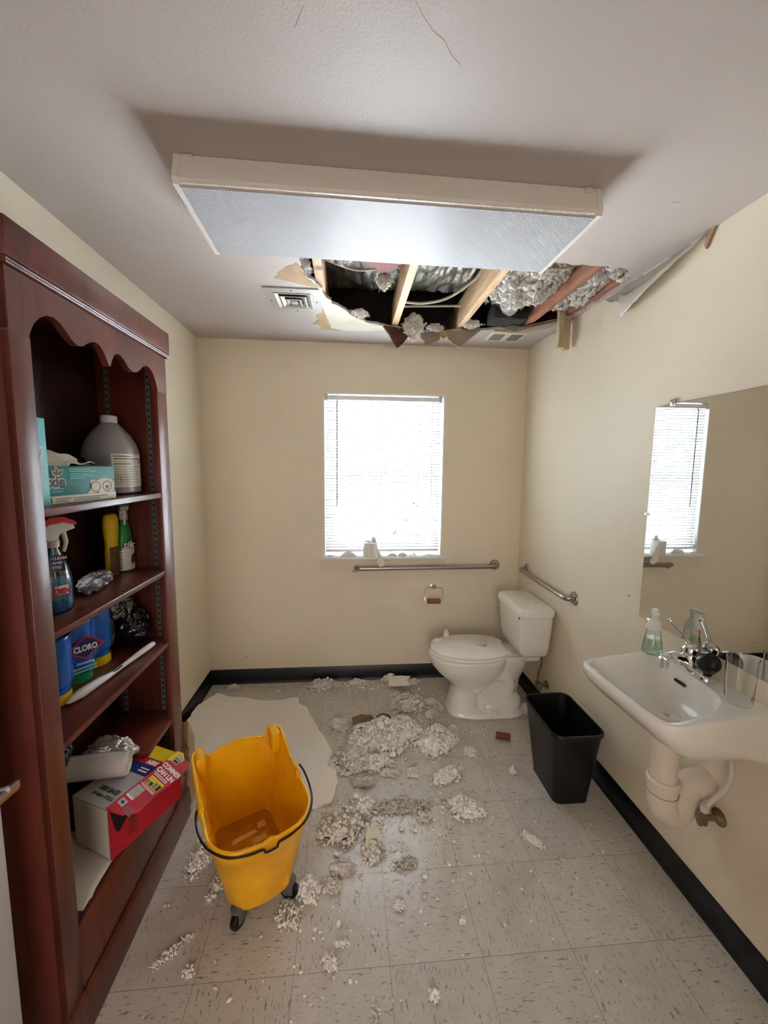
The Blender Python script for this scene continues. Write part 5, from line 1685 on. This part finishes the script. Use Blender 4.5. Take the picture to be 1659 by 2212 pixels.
# tufts on the toilet
for n_, (lab, x, y, z, rx, h, k, lr, m) in enumerate((
        ('insulation tuft on the far left rim of the toilet lid', .455, 1.13, .4362, .035, .020, 26, .010, 'fluff'), ('tall white tuft at the back left of the toilet lid', .535, 1.21, .4362, .020, .035, 18, .011, 'fluff'),
        ('largest insulation tuft in the middle of the toilet lid', .745, 1.07, .4362, .032, .020, 30, .010, 'fluffgrey'), ('small dark crumbs near the front of toilet lid', .64, .975, .4362, .025, .006, 10, .006, 'fluffgrey'),
        ('insulation tuft on the seat hinge deck by the tank', .875, 1.19, .4030, .020, .018, 16, .010, 'fluffgrey'), ('flattened grey crumb on the left of the toilet lid', .55, 1.02, .4362, .014, .004, 6, .006, 'fluffgrey'),
        ('white crumb on top of the toilet tank lid', 1.0, .925, .7365, .014, .010, 8, .007, 'fluff'), ('tuft on the deck at the near tank corner', .905, .96, .4040, .022, .010, 14, .008, 'fluffgrey'))):
    pile(x, y, rx, rx * .7, h, k, lr, 200 + n_, lab, m, group='insulation tufts on the toilet', z=z)

# ------------------------------------------------------------------ grab bars and paper holder
def grab(label, a, c, nrm, z):
    a, c, nrm = V(a), V(c), V(nrm)
    g = thing('grab_bar', label, 'grab bar', ((a + c) / 2)[:], group='steel grab bars')
    d = (c - a).normalized()
    off = nrm * .052
    P = [a, a + nrm * .030, a + nrm * .042 + d * .006, a + off + d * .022, a + off + d * .04]
    Q = [c - (p - a).dot(d) * d + (p - a).dot(nrm) * nrm for p in P[::-1]]
    b = MB(); b.tube(P + Q, .0165, 16); b.build('rail', 'steel', g)
    for e in (a, c):
        R = nrm.to_track_quat('Z', 'Y').to_matrix().to_4x4()
        b = MB(); b.lathe([(.039, 0), (.039, .004), (.034, .010), (.020, .012)], 26, e, R); b.build('flange', 'steel', g)
    return g
grab('long steel grab bar on the back wall under the window sill', (-.082, YB, .862), (.955, YB, .868), (0, -1, 0), 0)
grab('shorter steel grab bar on the right wall above the toilet tank', (XR, 1.322, .872), (XR, .700, .862), (-1, 0, 0), 0)

ph_ = thing('paper_holder', 'chrome wire toilet paper holder with empty tube on the back wall', 'paper holder', (.491, YB, .70))
b = MB(); b.box((.468, YB - .010, .688), (.514, YB, .726), bev=.003); b.build('back_plate', 'chrome', ph_)
b = MB(); b.tube([(.478, YB - .012, .706), (.430, YB - .030, .702), (.427, YB - .040, .690), (.424, YB - .052, .622), (.430, YB - .054, .615), (.552, YB - .054, .615), (.558, YB - .052, .622), (.556, YB - .040, .690), (.553, YB - .030, .702), (.504, YB - .012, .706)], .0026, 8); b.build('wire_frame', 'chrome', ph_)
b = MB(); b.lathe([(.019, -.047), (.019, .047), (.0175, .047), (.0175, -.047), (.019, -.047)], 22, (.490, YB - .054, .613), Matrix.Rotation(PI / 2, 4, 'Y'), cap0=False, cap1=False)
tg = b.build('empty_roll_tube', 'tubecard'); tag(tg, 'bare cardboard tube on the wire holder of the back wall', 'paper tube')

# ------------------------------------------------------------------ toilet roll and tufts on the sill
SZ = .9465
tr = thing('toilet_roll', 'white toilet paper roll standing on the window sill, sheet hanging down', 'toilet paper', (.022, YB - .012, SZ))
b = MB(); b.lathe([(.018, 0), (.050, 0), (.052, .003), (.052, .098), (.050, .101), (.018, .101), (.018, 0)], 32, (.022, YB - .012, SZ), cap0=False, cap1=False); b.build('roll', 'paperroll', tr)
b = MB(); b.lathe([(.0525, .058), (.0530, .060), (.0525, .062)], 32, (.022, YB - .012, SZ), cap0=False, cap1=False); b.build('sheet_edge', 'cardwhite', tr)
b = MB()
b.grid(12, 14, lambda u, v: (.058 + (.002 + .058 * v ** 1.15) * u + .012 * v - (.0 if v < .75 else .03 * (v - .75) * (1 - u)), YB - .058 - .012 * math.sin(v * 2) - .010 * math.sin(u * 5 + v * 2) * v,
                             SZ + .098 - v * (.135 + .05 * (1 - abs(u * 2 - 1))) - .004 * u))
b.build('hanging_sheet', 'paperroll', tr, solid=.0006)
for n_, (lab, x, y, rx, ry, h, k, lr, zz) in enumerate((
        ('insulation tuft on the sill, left of toilet roll', -.135, YB - .018, .055, .022, .032, 60, .011, SZ), ('insulation tuft on the sill just right of the hanging sheet', .185, YB - .020, .035, .018, .02, 30, .009, SZ),
        ('insulation tuft at the middle right of the sill', .255, YB - .018, .032, .018, .024, 32, .010, SZ), ('small tuft near the right end of the sill', .335, YB - .020, .026, .015, .014, 20, .008, SZ),
        ('flat crumbs at the right corner of the sill', .45, YB - .020, .04, .014, .008, 22, .007, SZ), ('tiny tuft at the left corner of the sill', -.275, YB - .016, .026, .014, .010, 18, .007, SZ))):
    pile(x, y, rx, ry, h, k, lr, 300 + n_, lab, 'fluff', group='insulation tufts on the window sill', z=zz, wisp=.1)
b_ = clump('insulation_sprig', .020, .012, .055, 26, .009, 333, wisp=.5)
o = link('insulation_sprig', b_, 'fluffgrey'); o.location = (.045, YB - .012, SZ + .102)
tag(o, 'spiky grey insulation sprig sticking out of the toilet roll', 'insulation')
for n_, (x, z, s) in enumerate(((.348, 1.315, .020), (.345, 1.285, .012), (.30, 1.262, .010), (.325, 1.250, .011), (.255, 1.262, .009), (.285, 1.205, .010), (.34, 1.205, .008), (.20, 1.118, .018), (-.22, 1.62, .006), (-.22, 1.54, .006), (-.03, 1.07, .007))):
    s *= 1.35
    me = clump('insulation_fleck', s, s * .7, .004, 7, s * .55, 400 + n_, wisp=.5)
    o = link('insulation_fleck', me, 'fluffgrey'); o.location = (x, YB + .006, z); o.rotation_euler = (PI / 2, 0, n_)
    tag(o, 'small grey insulation fleck stuck to the window blind slats', 'insulation', 'insulation flecks on the blind')

# ------------------------------------------------------------------ wastebasket
wb = thing('wastebasket', 'tall black rectangular wastebasket next to the toilet at right wall', 'wastebasket', (.93, .39, 0))
def wr_(z, k, ins=0.0):
    x0, x1 = .845 - .042 * k + ins, 1.020 + .028 * k - ins
    y0, y1 = .262 - .050 * k + ins, .520 + .050 * k - ins
    return [(x, y, z) for x, y in rrect(x0, y0, x1, y1, .035 + .012 * k, 6)]
b = MB()
b.loft([wr_(0, 0), wr_(.012, -.02), wr_(.36, .93), wr_(.362, 1.10), wr_(.374, 1.14), wr_(.380, 1.06), wr_(.378, .90), wr_(.36, .85), wr_(.02, -.08)])
b.build('bin', 'black', wb, smooth=50)

# ------------------------------------------------------------------ mirror
mr = thing('wall_mirror', 'frameless mirror clipped to the right wall above the sink', 'mirror', (XR, -.4, .952))
b = MB(); b.box((XR - .006, -1.05, .954), (XR - .001, .184, 1.847)); b.build('glass', 'mirror', mr, smooth=0)
b = MB(); b.box((XR - .0055, -1.051, .953), (XR - .0008, .185, 1.848)); b.build('backing', 'caster', mr, smooth=0)
for y, z, v in ((.095, 1.852, 1), (-.75, 1.852, 1), (.186, 1.402, 0), (.125, .951, 1), (-.75, .951, 1)):
    b = MB()
    if v:
        b.box((XR - .012, y - .010, z - .012), (XR - .0005, y + .010, z + .012), bev=.002); b.lathe([(.004, 0), (.003, .003)], 10, (XR - .012, y, z), Matrix.Rotation(-PI / 2, 4, 'Y'))
    else:
        b.box((XR - .012, y - .010, z - .006), (XR - .0005, y + .010, z + .006), bev=.002)
    b.build('clip', 'chrome', mr)

# ------------------------------------------------------------------ sink
sk_ = thing('wall_sink', 'white wall hung sink under the mirror with a chrome faucet', 'sink', (.95, -.19, .85))
def sink_out(inset, z, zr):
    """outline from the wall, round the front; trapezoid with soft corners"""
    P = [(1.136, .045 - inset), (1.03, .038 - inset), (.90, .028 - inset), (.80 + inset * .4, .014 - inset), (.768 + inset, -.006 - inset * .5), (.757 + inset, -.05), (.760 + inset, -.16), (.765 + inset, -.28), (.772 + inset, -.365),
         (.797 + inset * .7, -.408 + inset * .6), (.85, -.417 + inset), (.97, -.413 + inset), (1.06, -.405 + inset), (1.136, -.405 + inset)]
    S = smooth_path([(x, y, 0) for x, y in P], 70)
    out = []
    for p in S:
        t = max(0, min(1, (p.x - .76) / .376))
        out.append((min(p.x, 1.1365), p.y, z + (zr - z) * t ** 1.5))
    return out
b = MB()
def sink_under(k, z, zr):
    base = sink_out(.003, z, zr)
    return [(1.1365 - (1.1365 - x) * k, -.19 + (y + .19) * (k * .6 + .4), zz) for x, y, zz in base]
rings = [sink_under(.60, .700, .690), sink_under(.74, .722, .692), sink_under(.86, .757, .698), sink_under(.95, .792, .706), sink_under(.985, .812, .722), sink_out(.003, .826, .77), sink_out(0, .842, .862), sink_out(.003, .850, .872), sink_out(.009, .854, .876), sink_out(.016, .852, .876)]
# inner basin outlines (closed rings must match vertex count)
def basin(s, z, zr, dx=0.0):
    P = [(1.055, .018), (.98, .020), (.87, .014), (.808, -.002), (.789, -.025), (.785, -.07), (.786, -.16), (.789, -.27), (.795, -.355), (.817, -.388), (.865, -.388), (.935, -.374), (1.0, -.353), (1.052, -.30), (1.074, -.21), (1.076, -.10), (1.07, -.02)]
    cx, cy = .965, -.185
    S = smooth_path([(x, y, 0) for x, y in P + [P[0]]], 71)[:-1]
    out = []
    for p in S:
        x, y = cx + (p.x - cx) * s + dx, cy + (p.y - cy) * s
        t = max(0, min(1, (p.x - .79) / .28))
        out.append((x, y, z + (zr - z) * t))
    return out
b.loft(rings, cap0=True, cap1=False)
# deck between outer rim and basin mouth
outer = rings[-1]
inner = basin(1.0, .850, .868)
ov = [b.bm.verts.new(V(p)) for p in outer]
iv = [b.bm.verts.new(V(p)) for p in inner]
# tessellate the ring between the two loops
loops = [[V((p[0], p[1], 0)) for p in outer], [V((p[0], p[1], 0)) for p in inner]]
allv = ov + iv
for t in tessellate_polygon(loops):
    try:
        b.bm.faces.new([allv[i] for i in t])
    except ValueError:
        pass
b.loft([inner, basin(.985, .844, .858), basin(.93, .822, .825), basin(.82, .785, .785), basin(.62, .755, .755, .005), basin(.35, .741, .741, .008), basin(.12, .737, .737, .008)], cap0=False, cap1=True)
bmesh.ops.remove_doubles(b.bm, verts=list(b.bm.verts), dist=.0004)
b.build('basin', 'porcelain', sk_, smooth=55)
b = MB(); b.lathe([(.027, .7375), (.026, .740), (.021, .7395), (.021, .7385)], 26, (.973, -.19, 0), cap0=False, cap1=False); b.build('drain_ring', 'chrome', sk_)
b = MB(); b.lathe([(.023, .7382), (.023, .7388)], 24, (.973, -.19, 0)); dh = b.build('drain_hole', 'dark', sk_)
b = MB(); b.lathe([(.010, .7388), (.012, .743), (.009, .745)], 20, (.973, -.19, 0)); b.build('drain_stopper', 'chrome', sk_)
b = MB(Matrix.Translation((1.062, -.135, .826)) @ Matrix.Rotation(math.radians(-28), 4, 'Y')); b.prism(rrect(-.024, -.0065, .024, .0065, .006, 5), -.002, .004, lambda a, c, d: (-d, a, c)); b.build('overflow_slot', 'dark', sk_)

fc = thing('faucet', 'chrome single lever faucet on the back ledge of the sink', 'faucet', (1.09, -.13, .876))
FZ = .874
b = MB()
b.loft([[(x, y, FZ + z) for x, y in rrect(1.064 + i, -.232 + i * 1.2, 1.122 - i, -.032 - i * 1.2, .026 - i * .5, 6)] for z, i in ((0, 0), (.010, 0), (.020, .006), (.024, .012))])
b.build('base_plate', 'chrome', fc)
b = MB(); b.lathe([(.030, FZ + .018), (.029, FZ + .045), (.027, FZ + .058)], 26, (1.094, -.132, 0)); b.build('body', 'chrome', fc)
b = MB(); b.lathe([(.027, FZ + .058), (.029, FZ + .068), (.026, FZ + .085), (.016, FZ + .096), (.004, FZ + .098)], 26, (1.094, -.132, 0)); b.build('handle_dome', 'chrome', fc)
b = MB(); b.tube(smooth_path([(1.09, -.130, FZ + .030), (1.06, -.127, FZ + .040), (1.03, -.124, FZ + .044), (1.006, -.121, FZ + .036)], 16), [.024] * 4 + [.021] * 6 + [.018] * 6, 14)
b.build('spout', 'chrome', fc)
b = MB(); b.lathe([(.0165, FZ + .008), (.0165, FZ + .040)], 18, (1.004, -.121, 0)); b.build('aerator', 'chrome', fc)
b = MB(); b.tube(smooth_path([(1.094, -.130, FZ + .092), (1.085, -.105, FZ + .118), (1.074, -.075, FZ + .142), (1.070, -.062, FZ + .150)], 14), [.007] * 4 + [.006] * 6 + [.005] * 4, 10)
b.lathe([(.002, -.009), (.008, -.006), (.0095, 0), (.008, .006), (.002, .009)], 12, (1.069, -.058, FZ + .153)); b.build('lever', 'chrome', fc)
b = MB(); b.lathe([(.030, 0), (.036, .005), (.037, .018), (.030, .034), (.014, .040)], 24, (1.092, -.196, FZ + .055), Matrix.Rotation(math.radians(58), 4, 'X'))
b.box((1.082, -.225, FZ + .024), (1.108, -.195, FZ + .075), bev=.008)
tag(b.build('black_stopper', 'blackgloss'), 'black rubber stopper propped behind the faucet on the sink', 'stopper')

sd = thing('soap_dispenser', 'clear pump bottle of pale green soap on the far sink corner', 'soap dispenser', (1.052, .0, .874))
sx_, sy_, sz_ = 1.052, -.003, .8755
prof = [(.030, 0), (.035, .004), (.035, .020), (.031, .045), (.026, .075), (.024, .095), (.0235, .108)]
b = MB(); b.lathe([(r, sz_ + z) for r, z in prof], 28, (sx_, sy_, 0), cap1=False); b.build('bottle', 'soapclear', sd)
b = MB(); b.lathe([(.028, sz_ + .003), (.0332, sz_ + .006), (.0332, sz_ + .020), (.0292, sz_ + .045), (.0262, sz_ + .064)], 28, (sx_, sy_, 0)); b.build('soap', 'soap', sd)
b = MB(); b.lathe([(.026, sz_ + .100), (.027, sz_ + .103), (.027, sz_ + .110), (.024, sz_ + .118), (.022, sz_ + .128), (.014, sz_ + .136), (.010, sz_ + .138), (.010, sz_ + .158), (.0125, sz_ + .160), (.013, sz_ + .172), (.010, sz_ + .178)], 24, (sx_, sy_, 0))
b.box((sx_ - .028, sy_ - .031, sz_ + .164), (sx_ + .004, sy_ - .017, sz_ + .173), bev=.003, rot=Matrix.Rotation(math.radians(62), 4, 'Z')); b.build('pump', 'pump', sd)
b = MB(); b.tube([(sx_, sy_, sz_ + .11), (sx_ + .004, sy_ - .004, sz_ + .06), (sx_ + .014, sy_ - .012, sz_ + .012)], .0025, 6); b.build('dip_tube', 'cap', sd)

cu = thing('clear_cup', 'clear ribbed plastic tumbler on the near sink corner', 'cup', (1.075, -.345, .874))
ux, uy, uz = 1.068, -.345, .8755
prof = [(.028, .0), (.034, .003), (.035, .01), (.0395, .146), (.041, .148), (.041, .151), (.0388, .151), (.0382, .146), (.0336, .012), (.028, .006)]
rings = []
for r, z in prof:
    rings.append([(ux + (r * (1 + (.012 * math.cos(12 * 2 * PI * k / 72) if .01 < z < .146 else 0))) * math.cos(2 * PI * k / 72), uy + (r * (1 + (.012 * math.cos(12 * 2 * PI * k / 72) if .01 < z < .146 else 0))) * math.sin(2 * PI * k / 72), uz + z) for k in range(72)])
b = MB(); b.loft(rings); b.build('tumbler', 'soapclear', cu)

# ------------------------------------------------------------------ under the sink
pt = thing('drain_trap', 'white padded drain trap hanging under the sink', 'pipe', (.985, -.19, .35))
b = MB(); b.tube([(.978, -.19, .742), (.980, -.19, .60), (.983, -.19, .465)], [.039, .042, .041], 24); b.build('tailpiece_cover', 'pvc', pt)
b = MB(); b.tube(smooth_path([(.983, -.19, .50), (.983, -.19, .44), (.990, -.19, .392), (1.026, -.19, .364), (1.062, -.19, .392), (1.070, -.19, .42), (1.070, -.19, .45)], 30), [.047] * 30, 22); b.build('trap_bend', 'pvc', pt)
b = MB(); b.lathe([(.047, .0), (.053, .003), (.054, .020), (.048, .028)], 26, (.983, -.19, .480)); b.build('slip_collar', 'pvc', pt)
b = MB(); b.tube(smooth_path([(1.070, -.19, .41), (1.073, -.192, .45), (1.086, -.195, .476), (1.112, -.20, .484), (1.137, -.20, .484)], 20), [.046] * 12 + [.048] * 8, 20); b.build('wall_elbow', 'pvc', pt)
b = MB(); b.tube([(.983 + .0485 * math.cos(2 * PI * k / 28), -.19 + .0485 * math.sin(2 * PI * k / 28), .452) for k in range(28)], .0022, 6, closed=True); b.build('seam', 'cardgrey', pt)
vv = thing('stop_valve', 'tarnished stop valve with white supply tube under the sink', 'valve', (1.10, -.255, .40))
b = MB()
b.lathe([(.029, 0), (.029, .003), (.014, .010), (.010, .014), (.010, .06)], 22, (XR, -.262, .405), Matrix.Rotation(-PI / 2, 4, 'Y'))
b.lathe([(.014, -.018), (.014, .024), (.010, .028)], 14, (1.078, -.262, .405)); b.build('valve_body', 'brass', vv)
b = MB(); b.lathe([(.010, 0), (.026, .002), (.027, .008), (.010, .012)], 20, (1.072, -.262, .405), Matrix.Rotation(-PI / 2, 4, 'Y') @ Matrix.Scale(.6, 4, (0, 1, 0))); b.build('valve_knob', 'brass', vv)
b = MB(); b.tube(smooth_path([(1.078, -.262, .43), (1.092, -.268, .47), (1.115, -.285, .52), (1.122, -.30, .58), (1.118, -.295, .66), (1.112, -.28, .70)], 24), .0075, 10); b.build('supply_tube', 'cap', vv)
b = MB(); b.lathe([(.013, 0), (.013, .024)], 6, (1.078, -.262, .430)); b.build('tube_nut', 'cap', vv)
b = MB(); b.tube([(1.06 + .010 * math.cos(2 * PI * k / 14), -.215, .672 + .016 * math.sin(2 * PI * k / 14)) for k in range(14)], .003, 6, closed=True)
b.tube([(1.06, -.215, .688), (1.06, -.214, .71)], .003, 6)
tag(b.build('stopper_chain_loop', 'blackgloss'), 'small black loop dangling under the sink by the trap', 'loop')

# ------------------------------------------------------------------ peeled tape at the top of the right wall
pe = thing('peeling_tape', 'long strip of paper joint tape peeling off the top of right wall', 'joint tape', (XR, .2, 2.38))
b = MB()
def tape(u, v):
    y = .005 + u * .46
    drop = .010 + .135 * math.sin(min(1, u * 1.15) * PI * .5) ** 1.0 * (1 if u < .93 else 1 - (u - .93) * 6)
    out = .004 + .062 * v * math.sin(PI * min(1, u * 1.0)) ** .8
    z = H - .004 - drop * (.25 + .75 * v) + (.010 * noise.noise(V((u * 18, 0, 0))) if v > .9 else 0)
    return (XR - out - .012 * math.sin(v * PI), y, z)
b.grid(40, 8, tape); b.build('loose_strip', 'tape', pe, solid=.0012)
b = MB()
b.prism(jag([(-.02, H - .002), (.47, H - .002), (.60, H - .004), (.55, H - .035), (.44, H - .07), (.26, H - .050), (.10, H - .018)], .004, .03, 71), XR - .0012, XR + .0005, YZX); b.build('bare_wall_patch', 'tapeback', pe)
b = MB(); b.prism([(-.028, H), (.0, H - .001), (.012, H - .045), (.004, H - .060), (-.010, H - .03)], XR - .008, XR - .001, YZX); b.build('folded_tip', 'kraft', pe)
for y0, lab in ((.90, 'lifted paint crack'),):
    b = MB(); b.prism(jag([(.86, H - .006), (1.0, H - .004), (1.13, H - .001), (1.12, H - .010), (1.0, H - .016), (.90, H - .020)], .003, .03, 72), XR - .004, XR + .001, YZX); b.build('lifted_edge', 'tape', pe)
# stray marks on the walls
b = MB(); b.lathe([(.004, 0), (.003, .004)], 10, (-.88, YB, .20), Matrix.Rotation(PI / 2, 4, 'X')); tag(b.build('wall_screw', 'caster'), 'small screw in the back wall low at left', 'screw')
b = MB(); b.lathe([(.004, 0), (.003, .004)], 10, (XR, .262, 1.02), Matrix.Rotation(-PI / 2, 4, 'Y')); tag(b.build('wall_screw', 'caster'), 'small screw in the right wall left of the mirror', 'screw')
